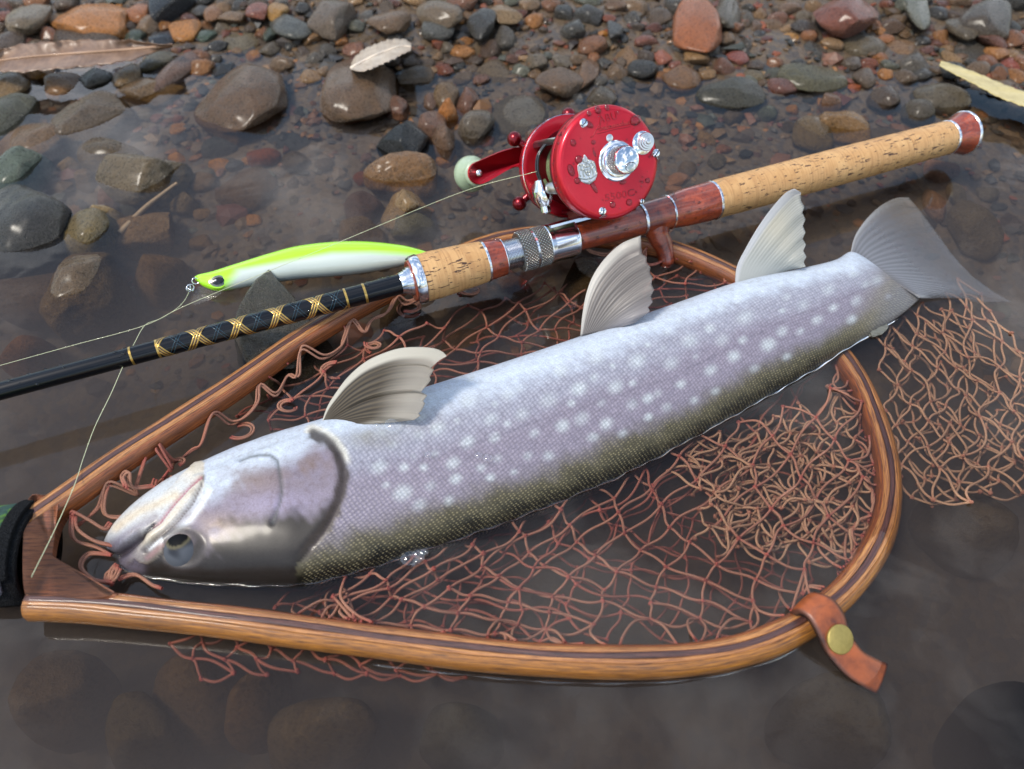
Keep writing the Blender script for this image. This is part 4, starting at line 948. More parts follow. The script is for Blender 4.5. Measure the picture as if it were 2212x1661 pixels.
def sheet(quad, nu, nv, zfun, jit, tint=0.0, bow=.25, seed=0, skip=.0, rad=.00066, mask=None, tan=False):
    """diamond netting over a quadrilateral of the water (corners in the copy's pixels): knots at the nodes, slack twine between them"""
    g = np.random.default_rng(seed)
    q = np.array(quad, float)
    nodes = {}
    for i in range(nu + 1):
        for j in range(nv + 1):
            if (i + j) % 2: continue
            s, t = i / nu, j / nv
            s2, t2 = s + .05 * math.sin(6 * t + seed), t + .05 * math.sin(7 * s + seed * 2)
            a = q[0] * (1 - s2) * (1 - t2) + q[1] * s2 * (1 - t2) + q[2] * s2 * t2 + q[3] * (1 - s2) * t2
            a = a + g.normal(0, jit, 2)
            z = zfun(s, t) + g.normal(0, .0022)
            if mask and not mask(a[0], a[1]): continue
            nodes[i, j] = P(a[0], a[1], z)
    cc = CT + (CD - CT) * tint; kc = CR
    if tan: cc = np.array(srgb(194, 152, 120)) * (1 - .35 * tint); kc = np.array(srgb(176, 118, 94))
    th = {k_: (.16 + .75 * bow) * g.choice([1, 1, 1, -1]) + g.normal(0, bow * .7) for k_ in nodes}
    edge = []
    for (i, j), p in nodes.items():
        ends = 0
        dg = sum((i + a_, j + b_) in nodes for a_ in (1, -1) for b_ in (1, -1))
        if dg <= 3: edge.append(((i, j), p, th[i, j]))
        for di, dj in ((1, 1), (1, -1)):
            q2 = nodes.get((i + di, j + dj))
            if q2 is None or g.random() < skip: continue
            ends += 1
            d = q2 - p; L = np.linalg.norm(d); sd = np.cross(d / L, [0, 0, 1.])
            def turn(v_, an): return np.array([v_[0] * math.cos(an) - v_[1] * math.sin(an), v_[0] * math.sin(an) + v_[1] * math.cos(an), v_[2]])
            m0, m1 = turn(d, th[i, j]) * 1.35, turn(d, th[i + di, j + dj]) * 1.35
            u_ = np.linspace(0, 1, 10)[:, None]
            q_ = (2 * u_ ** 3 - 3 * u_ ** 2 + 1) * p + (u_ ** 3 - 2 * u_ ** 2 + u_) * m0 + (3 * u_ ** 2 - 2 * u_ ** 3) * q2 + (u_ ** 3 - u_ ** 2) * m1
            q_[:, 2] += np.sin(u_[:, 0] * math.pi) * g.normal(0, .0012)
            cord(q_, rad, cc, cc + (kc - cc) * .6, 5, 14)
        knot(p, rad * 1.75, kc * g.uniform(.7, 1.1))
    for (i, j), p, an in edge:                     # a selvage closes the free border
        if (i + 1, j + 1) not in nodes and (i - 1, j + 1) not in nodes and (i + 2, j) in nodes and g.random() < .5:
            q2 = nodes[i + 2, j]; d = q2 - p; cord([p, p + d * .5 + np.cross(d, [0, 0, 1.]) * .18, q2], rad, cc, cc, 5, 8)
    return edge
HPX = np.array([(q[0], q[1]) for q in HP], float)
def dist_hp(a, b): return float(polydist(np.array([[a, b]], float), HPX)[0][0])
def lace(edge, seed, dmax=95, two=.6, rad=.00064):
    """the border knots are tied to the wood with slack loops"""
    g = np.random.default_rng(seed)
    for (i, j), p, an in edge:
        a, b = proj(p)
        k = int(np.argmin(np.hypot(*(hoop_px - [a, b]).T))); d_ = np.hypot(*(hoop_px[k] - [a, b]))
        if d_ > dmax or d_ < 6: continue
        for q in range(2 if g.random() < two else 1):
            k2 = int(np.clip(k + g.integers(-7, 8), 0, len(hp) - 1)); e = inner[k2] - [0, 0, g.uniform(.003, .009)]
            v = e - p; sd = np.cross(v, [0, 0, 1.]); s_ = g.uniform(-.3, .3)
            cord([p, p + v * .33 + sd * s_ + [0, 0, .001], p + v * .72 + sd * s_ * .7, e], rad, CT, CR, 6, 18)
def in_hoop(a, b): return inside(a, b, HOOP)
HOOP = [(HP[i][0], HP[i][1]) for i in range(1, len(HP) - 1)]
sub = lambda base, k: (lambda s, t: base + k * math.sin(3.0 * s + 2 * t) - .004 * t)
# inside the hoop, between the fish and the near arm: an upper and a lower layer
mask1 = lambda a, b: in_hoop(a, b) and dist_hp(a, b) > 16 and not inside(a, b, [(200,1100),(300,1225),(640,1245),(860,1180),(1150,1075),(1480,920),(1800,720),(1900,600),(1000,600)])
E1 = sheet([(700,1250),(1830,800),(1960,1290),(640,1430)], 24, 9, lambda s, t: -.003 - .006 * t + .003 * math.sin(9 * s), 4.5, .15, .13, 1, .01, mask=mask1)
E2 = sheet([(640,1250),(1860,760),(1960,1300),(620,1440)], 22, 8, lambda s, t: -.016 - .007 * math.sin(7 * s + 3 * t), 8, .8, .2, 2, .02, mask=mask1)
# gathered tangle inside the right end
E3 = sheet([(1480,930),(1850,880),(1880,1170),(1500,1160)], 12, 10, lambda s, t: -.003 - .006 * abs(math.sin(5 * s + 4 * t)), 15, .0, .45, 3, .02, mask=mask1, tan=True)
E4 = sheet([(1460,960),(1830,860),(1870,1120),(1560,1200)], 11, 10, lambda s, t: -.010 - .006 * abs(math.sin(4 * s + 4 * t)), 17, .3, .5, 4, .02, mask=mask1, tan=True)
# bag that billows out beyond the right end of the hoop
mask2 = lambda a, b: not in_hoop(a, b) or dist_hp(a, b) < 12
sheet([(1860,650),(2110,615),(2360,960),(1920,1020)], 11, 9, lambda s, t: -.002 - .006 * t - .003 * math.sin(4 * s), 4, .0, .15, 5, .0, mask=mask2, tan=True)
sheet([(1880,700),(2110,690),(2330,1080),(1950,1060)], 10, 9, lambda s, t: -.012 - .005 * math.sin(6 * s + 2 * t), 9, .45, .22, 6, .02, mask=mask2, tan=True)
sheet([(1960,900),(2240,880),(2340,1090),(1960,1080)], 8, 5, lambda s, t: -.012 - .004 * math.sin(6 * s + 2 * t), 10, .4, .3, 16, .02, mask=mask2, tan=True)
# below the near arm
sheet([(350,1318),(960,1385),(1000,1456),(420,1454)], 16, 4, lambda s, t: -.005 - .007 * t, 4, .75, .2, 7, .01, mask=lambda a, b: not in_hoop(a, b))
# between the fish and the far arm
mask3 = lambda a, b: in_hoop(a, b) and inside(a, b, [(100,1200),(60,1000),(880,560),(1240,440),(1700,520),(1860,600),(1580,650),(1250,770),(930,880),(700,950),(430,1040),(260,1140),(180,1200)])
E5 = sheet([(620,800),(1560,470),(1660,650),(640,960)], 22, 7, lambda s, t: -.002 - .008 * t + .004 * math.sin(8 * s), 6, .35, .16, 8, .01, mask=mask3)
sheet([(560,820),(1600,500),(1650,650),(560,1000)], 20, 6, lambda s, t: -.013 - .004 * math.sin(5 * s), 9, 1.0, .25, 9, .03, mask=mask3)
# twine lashed along the inner edge of the far arm: a doubled cord that wanders off the wood and back, with loose curls
def lash(i0, i1, seed, curl, off=.0065):
    g = np.random.default_rng(seed); i = i0; pts = []
    while i < i1:
        st = int(g.integers(6, 15)); j = min(i + st, i1)
        a = inner[i] - [0, 0, g.uniform(.004, .009)]; pts.append(a)
        for f_ in ((.35, .62, .85) if st > 9 else (.45, .8)):
            q_ = i + int((j - i) * f_); m_ = inner[q_] - lat[q_] * off * g.uniform(.35, 1.5) + t_[q_] * g.normal(0, .0022); m_[2] = g.uniform(-.0005, .0040); pts.append(m_)
        if g.random() < curl:
            c_ = m_ - lat[i] * g.uniform(.002, .009); r_ = g.uniform(.0028, .0062); tq = np.linspace(0, 2 * math.pi * g.uniform(.6, 1.3), 12) + g.uniform(0, 6); el = g.uniform(.6, 1.0)
            for k in range(2): cord(np.stack([c_[0] + (r_ + .0014 * k) * np.cos(tq), c_[1] + (r_ + .0014 * k) * np.sin(tq) * el, np.linspace(.002, -.003, 12) + .0004 * k], -1), .00062, CT, CR, 6, 30)
        i = j
    pts = np.array(pts)
    for k in range(2): cord(pts + np.array([.0010, .0008, .0007]) * k + g.normal(0, .0004, pts.shape), .00064, CT, CR, 6, len(pts) * 7)
lash(256, 300, 11, .5); lash(300, 398, 12, .9, .0060); lash(398, 416, 21, .1, .005)
sheet([(1500,960),(1850,900),(1885,1160),(1540,1180)], 9, 8, lambda s, t: -.006 - .006 * abs(math.sin(6 * s + 3 * t)), 22, .15, .6, 61, .03, mask=mask1, tan=True)
sheet([(1900,690),(2130,650),(2350,1040),(1950,1060)], 9, 8, lambda s, t: -.007 - .005 * math.sin(5 * s + 2 * t), 12, .25, .35, 62, .03, mask=mask2, tan=True)
lace(E1, 41, 120, .75); lace(E2, 42, 80, .3); lace(E3, 43, 110, .6); lace(E4, 44, 80, .4); lace(E5, 45, 60, .5)
sheet([(700,1240),(1700,860),(1800,1260),(660,1400)], 20, 8, lambda s, t: -.026 - .005 * math.sin(7 * s + 3 * t), 12, 1.0, .3, 52, .06, mask=mask1)
# loose loops at the snout
for pts in ([(232,1040,.009),(222,1075,.006),(224,1108,.002),(250,1116,.001),(290,1110,-.001)], [(152,1110,.010),(158,1105,.010),(190,1122,.006),(222,1140,.003),(236,1128,.002)], [(153,1112,.010),(152,1150,.007),(165,1168,.004),(205,1180,.002),(236,1196,.002)],
            [(158,1112,.010),(163,1140,.007),(200,1166,.004),(244,1178,.002)], [(236,1196,.002),(190,1195,.001),(172,1222,.001),(200,1250,.003),(240,1256,.005)], [(252,1222,.004),(230,1240,.003),(226,1258,.004)], [(256,1226,.005),(246,1246,.005),(232,1258,.004)], [(250,1218,.003),(238,1234,.004),(236,1262,.004)],
            [(250,1250,.003),(290,1240,.002),(326,1262,.004),(345,1268,.005)], [(270,1052,.012),(262,1028,.010),(275,1018,.011),(282,1050,.006),(330,1048,.003)]):
    for k in range(2): cord([P(a + 5 * k, b + 3 * k, c + .0004 * k) for a, b, c in pts], .00072, CT, CR, 6, 30)
mk('net_bag', np.vstack(bagV), bagF, TWINE, net, col=np.vstack(bagC), uv=np.vstack(bagU))
# ------------------------------------------------------------------ rod
RA, RB = P(0, 845, .023), P(2090, 285, .023)
rr_ = (RB - RA) / np.linalg.norm(RB - RA)
ROLL = R(33)
ru = np.array([0, 0, 1.]) * math.cos(ROLL) + np.cross([0, 0, 1.], rr_) * math.sin(ROLL)
rn = np.cross(rr_, ru)
def frame4(o): return Matrix([[rr_[i], ru[i], rn[i], o[i]] for i in range(3)] + [[0, 0, 0, 1]])
rod = thing('fishing_rod', 'baitcasting rod with cork grips and gold wrapped black blank resting across the net hoop', 'fishing rod', mat4=frame4(RA))
def burl(name):
    M = Mat(name); p = M.obj()
    n1 = M.noise(M.map(p, (70, 130, 130)), 1.0, 6., .65, 1.2); n2 = M.noise(p, 600, 4., .7, .8); v = M.n('TexVoronoi', {'Vector': p, 'Scale': 330.}).outputs['Distance']
    c = M.mix(M.ramp(n1, [(.3, 0.), (.68, 1.)]), srgb(92, 30, 16), srgb(172, 74, 36)); c = M.mix(M.ramp(n2, [(.5, 0.), (.72, .8)]), c, srgb(62, 18, 12)); c = M.mix(M.ramp(v, [(.0, .6), (.22, 0.)]), c, srgb(58, 18, 12))
    M.bsdf(Base_Color=c, Roughness=.35, Coat_Weight=1.0, Coat_Roughness=.05, Normal=M.bump(n2, .06, .0004)); return M.m
def corkm():
    M = Mat('cork'); oi = M.n('ObjectInfo'); rd = oi.outputs['Random']
    p = M.n('VectorMath', {0: M.obj(), 1: M.n('CombineXYZ', {0: M.math('MULTIPLY', rd, .7), 1: rd, 2: M.math('MULTIPLY', rd, 3.)}).outputs[0]}, operation='ADD').outputs[0]
    n1 = M.noise(p, 90, 5., .6); ring_ = M.noise(M.map(p, (900, 40, 40)), 1.0, 3., .5); pit = M.noise(M.map(p, (130, 620, 620)), 1.0, 4., .62, .5); pit2 = M.noise(M.map(p, (420, 1500, 1500)), 1.0, 3., .6)
    c = M.mix(M.ramp(n1, [(.3, 0.), (.7, 1.)]), srgb(188, 142, 88), srgb(214, 172, 116))
    c = M.mix(M.ramp(rd, [(0., .0), (1., .35)]), c, srgb(176, 126, 74))
    c = M.mix(M.ramp(ring_, [(.48, 0.), (.68, .45)]), c, srgb(150, 102, 58))
    pit = M.math('ADD', pit, M.math('MULTIPLY', M.math('SUBTRACT', n1, .5), .22)); pt = M.ramp(pit, [(.60, 0.), (.635, 1.)]); pt2 = M.ramp(pit2, [(.66, 0.), (.70, .7)])
    pa = M.math('MAXIMUM', pt, pt2)
    c = M.mix(pa, c, srgb(70, 42, 26))
    M.bsdf(Base_Color=c, Roughness=.55, Coat_Weight=.22, Coat_Roughness=.3, Normal=M.bump(M.math('SUBTRACT', M.math('MULTIPLY', n1, .3), pa), .5, .0007)); return M.m
BURL = burl('red_burl_wood'); CORK = corkm()
ALU = simple('polished_aluminium', (.82, .83, .85), .16, 1.0, 0, .05, 900.)
M = Mat('black_lacquer'); M.bsdf(Base_Color=srgb(9, 10, 14), Roughness=.35, Specular_IOR_Level=.12, Coat_Weight=.8, Coat_Roughness=.07, Coat_IOR=1.4); BLANK = M.m
M = Mat('gold_thread'); f = M.noise(M.obj(), 5000, 3., .8); M.bsdf(Base_Color=M.mix(M.ramp(f, [(.35, 0.), (.65, 1.)]), srgb(150, 104, 30), srgb(236, 200, 104)), Roughness=.32, Metallic=.85, Coat_Weight=1.0, Coat_Roughness=.04); GOLD = M.m
TEAL = simple('teal_thread', srgb(18, 66, 82), .3, .3, 1.0, .2, 2000.); MAROON = simple('maroon_thread', srgb(64, 26, 22), .4, 0, 1.0, .2, 2000.)
def knurlm(name, s=1.0):
    M = Mat(name); u = M.uv()
    a1 = M.n('TexWave', {'Vector': M.map(u, (1, 1, 1), (0, 0, R(45))), 'Scale': 1.0 * s}, wave_type='BANDS').outputs['Fac']; a2 = M.n('TexWave', {'Vector': M.map(u, (1, 1, 1), (0, 0, R(-45))), 'Scale': 1.0 * s}, wave_type='BANDS').outputs['Fac']
    hh_ = M.math('MULTIPLY', a1, a2)
    M.bsdf(Base_Color=M.mix(hh_, (.16, .155, .14), (.86, .85, .80)), Metallic=1.0, Roughness=.25, Normal=M.bump(hh_, 1., .0010)); return M.m
KNURL = knurlm('knurled_steel')
def rp(name, prof, mat, seg=56, parent=None, uv=False, smooth=True):
    V, Fc = lathe([(prof[0][0], 0)] + list(prof) + [(prof[-1][0], 0)], seg, 'x')
    k = {}
    if uv:
        a = np.arctan2(V[:, 2], V[:, 1]); k['uv'] = np.c_[V[:, 0] * 230, np.abs(a) * .0117 * 230]
    o = mk(name, V, Fc, mat, parent or rod, smooth=smooth, **k)
    m = o.modifiers.new('edge', 'EDGE_SPLIT'); m.split_angle = R(38)
    return o
def chamf(x0, x1, r0, r1, b=.0004): return [(x0, r0 - b), (x0 + b, r0), (x1 - b, r1), (x1, r1 - b)]
def br_(x): return .0044 + (.0056 - .0044) * np.clip(x / .2, -.3, 1)
rp('blank', [(-.12, br_(-.12)), (0, br_(0)), (.1, br_(.1)), (.2045, br_(.2045))], BLANK)
# crossed thread wrap
def xat(px):
    lo, hi = -.1, .62
    for _ in range(40):
        m = (lo + hi) / 2
        if proj(RA + rr_ * m)[0] < px: lo = m
        else: hi = m
    return lo
def band(px, wid, mat, name='thread_band'):
    x = xat(px); rp(name, [(x, br_(x)), (x + .0001, br_(x) + .00018), (x + wid, br_(x) + .00018), (x + wid + .0001, br_(x))], mat)
for px, wd in ((283, .0011), (340, .0011), (745, .0012), (785, .0013)): band(px, wd, GOLD)
X0, X1 = xat(341), xat(745)
def helix(hand, ph0, wd, mat, name, off=.00016, pitch=.0205):
    t = np.linspace(X0 + .0006, X1 - .0002, 700); a = hand * (t - X0) / pitch * 2 * math.pi + ph0
    rad = br_(t) + off
    d = wd / 2
    slope = 2 * math.pi * br_(t) / pitch; ct = 1 / np.sqrt(1 + slope ** 2)
    pts = []
    for s, k in ((-1, 0), (-1, 1), (1, 1), (1, 0)):
        dx = s * d * slope * ct * -hand; da = s * d * ct / rad
        r_ = rad - .0002 * (1 - k)
        pts.append(np.stack([t + dx, r_ * np.cos(a + da), r_ * np.sin(a + da)], -1))
    G = np.stack(pts, 1)
    return G.reshape(-1, 3), [tuple(f) for f in gridF(700, 4, False, True)]
for hand in (1, -1):
    for k in range(3):
        mk('gold_wrap', *helix(hand, math.radians(62) + hand * (k - 1) * .47, .00072, GOLD, ''), GOLD, rod)
    for k in range(2):
        mk('maroon_wrap', *helix(hand, math.radians(62) + hand * ((k - .5) * .47), .00075, MAROON, '', .00010), MAROON, rod)
    for k in range(2):
        mk('teal_wrap', *helix(hand, math.radians(62 + 180) + hand * (k - .5) * .5, .00017, TEAL, '', .00012), TEAL, rod)
rp('winding_check', [(.2025, .0058), (.2035, .0062), (.2052, .0066), (.2053, .0071), (.2068, .0074), (.2069, .0079), (.2085, .0082), (.2086, .0086), (.2102, .0088)], ALU)
rp('front_disc', [(.2084, .0112), (.2090, .0117), (.2100, .0117)], BURL)
rp('metal_ring', [(.2096, .0118), (.2094, .0128), (.2104, .0134), (.2140, .0139), (.2146, .0136)], ALU)
e_ = np.linspace(.2143, .2520, 4)
prf = lambda x: float(np.interp(x, [.214, .222, .238, .252], [.0134, .0135, .0128, .0117]))
for a, b in zip(e_[:-1], e_[1:]):
    xs_ = np.linspace(a + .00003, b - .00003, 8); rp('cork_ring', [(xs_[0], prf(xs_[0]) - .0001)] + [(x, prf(x)) for x in xs_[1:-1]] + [(xs_[-1], prf(xs_[-1]) - .0001)], CORK)
rp('metal_ring', chamf(.2518, .2532, .0119, .0119, .0002), ALU)
rp('burl_ring', [(.2532, .0116), (.2570, .0112), (.2632, .0107)], BURL)
rp('metal_ring', chamf(.2630, .2638, .0108, .0108, .0002), ALU)
th_ = []
for k in range(13):
    x = .2638 + k * .00088; th_ += [(x, .0074), (x + .00030, .0086), (x + .00050, .0086), (x + .0008, .0074)]
rp('threaded_sleeve', th_, ALU)
rp('lock_nut', chamf(.2738, .2822, .0117, .0117, .0009), KNURL, uv=True)
rp('lock_nut', chamf(.2836, .2912, .0117, .0117, .0007), KNURL, uv=True)
rp('nut_edge', chamf(.2822, .2836, .0105, .0105, .0001), ALU)
rp('hood', [(.2908, .0112), (.2914, .0116), (.2936, .0114), (.2938, .0111), (.3060, .0113), (.3084, .0113), (.3090, .0110)], ALU)
rp('reel_seat', [(.3085, .0086), (.330, .0087), (.3535, .0092)], BURL)
rp('metal_ring', chamf(.3530, .3548, .0099, .0099, .0003), ALU)
rp('trigger_collar', [(.3546, .0095), (.3640, .0098), (.3725, .0101)], BURL)
rp('metal_ring', chamf(.3722, .3736, .0106, .0106, .0003), ALU)
rp('rear_burl', [(.3735, .0102), (.385, .0114), (.4042, .0119)], BURL)
rp('metal_ring', chamf(.4038, .4054, .0122, .0122, .0003), ALU)
e_ = np.linspace(.4053, .5920, 15)
prf2 = lambda x: float(np.interp(x, [.405, .42, .50, .56, .592], [.0118, .0119, .0120, .0116, .0112]))
for a, b in zip(e_[:-1], e_[1:]):
    xs_ = np.linspace(a + .00003, b - .00003, 6); rp('cork_ring', [(xs_[0], prf2(xs_[0]) - .00008)] + [(x, prf2(x)) for x in xs_[1:-1]] + [(xs_[-1], prf2(xs_[-1]) - .00008)], CORK)
rp('metal_ring', chamf(.5918, .5936, .0115, .0115, .0003), ALU)
rp('butt_cap', [(.5935, .0110), (.598, .0118), (.603, .0132), (.6065, .0144)], BURL)
rp('metal_ring', chamf(.6062, .6082, .0149, .0149, .0004), ALU)
rp('butt_disc', [(.6082, .0140), (.6092, .0136)], BURL)
# trigger: a curved finger hook
tpath = cr(np.array([[.3632, -.004, 0], [.3640, -.012, .0003], [.3662, -.019, .0004], [.3672, -.0265, .0004], [.3650, -.0325, .0002]]), 26)
wv_ = np.interp(np.linspace(0, 1, 26), [0, .25, .6, .9, 1], [.0082, .0062, .0054, .0054, .0034]); dv_ = np.interp(np.linspace(0, 1, 26), [0, .25, .6, .9, 1], [.0105, .0072, .0058, .0050, .0026])
a = np.arange(20) / 20 * 2 * math.pi; tt_ = frames(tpath)
Gt = []
for i in range(26):
    t = tt_[i]; s_ = np.array([0, 0, 1.]); f_ = np.cross(s_, t); f_ /= np.linalg.norm(f_)
    Gt.append(tpath[i] + np.cos(a)[:, None] * dv_[i] * f_ + np.sin(a)[:, None] * wv_[i] * s_)
V = np.array(Gt).reshape(-1, 3); Fc = [tuple(f) for f in gridF(26, 20, False, True)] + [tuple(25 * 20 + i for i in range(20))]
mk('trigger', V, Fc, BURL, rod)
# water beads on rod
M = Mat('water_bead'); fr_ = M.n('Fresnel', {'IOR': 1.45}).outputs[0]; tp = M.n('BsdfTransparent', {'Color': (.80, .80, .80)}).outputs[0]; gb2 = M.n('BsdfGlossy', {'Color': (1, 1, 1), 'Roughness': .02}).outputs[0]; b = M.n('MixShader', {'Fac': fr_, 1: tp, 2: gb2}); M.t.links.new(b.outputs[0], M.out.inputs[0]); BEAD = M.m
parts = []
gq = np.random.default_rng(31)
for lo, hi, n, rf in ((.05, .20, 26, br_), (.310, .353, 26, lambda x: .0088), (.374, .404, 14, lambda x: .0112), (.2535, .2628, 8, lambda x: .0111), (-.02, .06, 24, br_)):
    for _ in range(n):
        x = gq.uniform(lo, hi); an = gq.uniform(-.6, 1.9); rad = rf(x) ; s = gq.uniform(.0003, .0010)
        d = np.array([0, math.cos(an), math.sin(an)]); V, Fc = sphere((0, 0, 0), s, 8, 6, (gq.uniform(.8, 1.8), 1, 1)); parts.append((V * [1, .8, .8] + [x, 0, 0] + d * (rad + s * .05), Fc))
o = mk('water_beads', *merge(*parts), BEAD, rod); o['kind'] = 'stuff'

# ------------------------------------------------------------------ reel
HB, RR = .0325, .0302                 # half the distance between the plates' outer faces, plate radius
best = None
for t in np.linspace(.30, .36, 61):
    for hgt in np.linspace(.037, .044, 15):
        c_ = RA + rr_ * t + ru * hgt; e = np.hypot(*(proj(c_ + rn * HB) - [1318, 351]))
        if best is None or e < best[0]: best = (e, t, hgt)
RC = RA + rr_ * best[1] + ru * best[2]
reel = thing('fishing_reel', 'red round baitcasting reel beaded with water mounted on the rod', 'fishing reel', mat4=frame4(RC))
def face(px, py, z=HB):
    """plate coordinates of a place on the palm side face"""
    d = FW + RT * (px - CX) / F + DN * (py - CY) / F
    o = RC + rn * z
    q = CAM + d * (((o - CAM) @ rn) / (d @ rn)) - RC
    return float(q @ rr_), float(q @ ru)
def fc(x, y, z=HB): return face(1188 + x * .16909, 205.2 + y * .16909, z)          # from the close-up of the face
M = Mat('red_anodised'); f = M.noise(M.obj(), 900, 3., .6); f2 = M.noise(M.obj(), 60, 4., .6)
c = M.mix(f2, srgb(186, 16, 36), srgb(216, 28, 48)); c = M.mix(M.ramp(M.noise(M.obj(), 420, 5., .75), [(.66, 0.), (.72, .5)]), c, srgb(120, 8, 20))
M.bsdf(Base_Color=c, Metallic=.65, Roughness=M.ramp(f2, [(.3, .30), (.7, .40)]), Coat_Weight=.5, Coat_Roughness=.16, Normal=M.bump(f, .05, .0003)); RED = M.m
M = Mat('dark_red_metal'); M.bsdf(Base_Color=srgb(120, 12, 26), Metallic=.8, Roughness=.3, Coat_Weight=.4, Coat_Roughness=.1); DRED = M.m
CHR = simple('chrome', (.86, .87, .89), .08, 1.0, 0, .03, 900.); STL = simple('dull_steel', (.50, .49, .46), .3, 1.0, 0, .15, 900.)
BLK = simple('black_steel', (.03, .03, .035), .3, .6, .5, .2, 900.)
def zp(name, prof, mat, ctr=(0, 0), seg=64, parent=None, cap=True, split=35, uv=False):
    pr2 = ([(prof[0][0], 0)] if cap else []) + list(prof) + ([(prof[-1][0], 0)] if cap else [])
    V, Fc = lathe(pr2, seg, 'z')
    k = {}
    if uv: k['uv'] = np.c_[V[:, 2] * 300, np.abs(np.arctan2(V[:, 1], V[:, 0])) * .007 * 300]
    V = V + [ctr[0], ctr[1], 0]
    o = mk(name, V, Fc, mat, parent or reel, **k); m = o.modifiers.new('edge', 'EDGE_SPLIT'); m.split_angle = R(split)
    return o
plate = zp('palm_side_plate', [(HB - .0105, RR - .0016), (HB - .0102, RR - .0004), (HB - .0090, RR - .0004), (HB - .0086, RR - .0010), (HB - .0078, RR - .0010), (HB - .0074, RR), (HB - .0032, RR), (HB - .0012, RR - .0006), (HB - .0002, RR - .0022), (HB, RR - .0036), (HB + .0003, .012)], RED, seg=96, split=60)
zp('plate_rim', [(HB - .0128, RR - .0012), (HB - .0126, RR - .0003), (HB - .0112, RR - .0003), (HB - .0106, RR - .0012)], DRED, seg=96)
hz = -HB
zp('handle_side_plate', [(hz, RR - .0060), (hz + .0006, RR - .0020), (hz + .0024, RR - .0004), (hz + .0080, RR), (hz + .0084, RR - .0006), (hz + .0092, RR - .0006), (hz + .0096, RR), (hz + .0124, RR - .0002), (hz + .0128, RR - .0022), (hz + .0124, RR - .006)], RED, seg=96, split=60)
zp('rim_ring', [(hz + .0097, RR + .0001), (hz + .0099, RR + .0003), (hz + .0104, RR + .0003), (hz + .0106, RR + .0001)], CHR, seg=96, cap=False)
zp('spool', [(hz + .0125, .0225), (hz + .0150, .0228), (hz + .0158, .0150), (HB - .0200, .0150), (HB - .0190, .0228), (HB - .0128, .0225)], DRED)
M = Mat('wound_line'); wv = M.n('TexWave', {'Vector': M.map(M.obj(), (1, 1, 2600)), 'Scale': 1.0, 'Distortion': 1.5}, bands_direction='Z').outputs['Fac']
M.bsdf(Base_Color=M.mix(wv, srgb(70, 84, 60), srgb(150, 162, 110)), Roughness=.5, Normal=M.bump(wv, .5, .0005))
zp('line_on_spool', [(hz + .0160, .0176), (HB - .0202, .0176)], M.m)
def bar(name, x, y, r, mat, z0=None, z1=None, seg=16):
    V, Fc = lathe([((z0 if z0 is not None else hz + .0120), 0), ((z0 if z0 is not None else hz + .0120), r), ((z1 if z1 is not None else HB - .0110), r), ((z1 if z1 is not None else HB - .0110), 0)], seg, 'z')
    return mk(name, V + [x, y, 0], Fc, mat, reel)
bar('pillar', .014, -.0225, .0017, DRED); bar('pillar', .0235, .0060, .0017, DRED); bar('pillar', -.010, -.0250, .0017, DRED)
V, Fc = box((-.0215, .0155, hz + .0125), (-.0135, .0180, HB - .0115)); tb = mk('thumb_bar', V, Fc, BLK, reel, smooth=False)
bar('rib', -.0200, .0184, .0007, STL); bar('rib', -.0150, .0184, .0007, STL)
# level wind
V, Fc = lathe([(hz + .0122, 0), (hz + .0122, .0034), (HB - .0110, .0034), (HB - .0110, 0)], 24, 'z'); mk('worm_cover', V + [-.0245, -.0075, 0], Fc, STL, reel)
zc_ = -.0010
par = []
V, Fc = lathe([(-.0142, 0), (-.0142, .0022), (-.0135, .0030), (-.0100, .0030), (-.0098, .0036), (-.0056, .0056), (-.0012, .0058), (.0018, .0042), (.0048, .0032), (.0052, .0024), (.0052, 0)], 20, 'y')
cr_o = mk('line_carriage', V + [-.0285, -.0068, zc_], Fc, CHR, reel); cr_o.modifiers.new('edge', 'EDGE_SPLIT').split_angle = R(30)
for dz in (-.0013, .0013):
    pth = cr(np.array([[-.0285, -.002, zc_ + dz], [-.0290, .004, zc_ + dz * 1.1], [-.0265, .0115, zc_ + dz], [-.0205, .0168, zc_ + dz * .8]]), 24)
    mk('guide_wire', *tube(pth, .00065, 10), BLK, reel)
# face furniture
kx, ky = fc(850, 842)
NICK = simple('satin_nickel', (.74, .74, .72), .28, 1.0, 0, .08, 1200.)
zp('knob_base', [(HB, .0106), (HB + .0008, .0108), (HB + .0014, .0102), (HB + .0015, .0088)], CHR, (kx, ky))
zp('knob_collar', [(HB + .0014, .0084), (HB + .0022, .0088), (HB + .0032, .0086), (HB + .0036, .0076)], CHR, (kx, ky))
kn = zp('tension_knob', [(HB + .0034, .0072), (HB + .0040, .0074), (HB + .0112, .0074), (HB + .0118, .0070)], knurlm('knurled_chrome', .8), (kx, ky), uv=True)
zp('knob_cap', [(HB + .0116, .0071), (HB + .0124, .0069), (HB + .0127, .0062)], CHR, (kx, ky), parent=kn)
dxy = face(1188 + 1035 * .16909, 205.2 + 918 * .16909, HB + .0127)
V, Fc = sphere((dxy[0], dxy[1], HB + .0127), 1, 28, 16); V = (V - [dxy[0], dxy[1], HB + .0127]) * [.0034, .0026, .0013] + [dxy[0], dxy[1], HB + .0126]
mk('water_bead', V, Fc, BEAD, kn)
bx_, by_ = fc(757, 550); zp('release_pin', [(HB, .0020), (HB + .0006, .0020), (HB + .0008, .0017)], NICK, (bx_, by_), 28)
bx_, by_ = fc(1178, 612); zp('clicker_plate', [(HB, .0062), (HB + .0006, .0062), (HB + .0008, .0059)], CHR, (bx_, by_), 44)
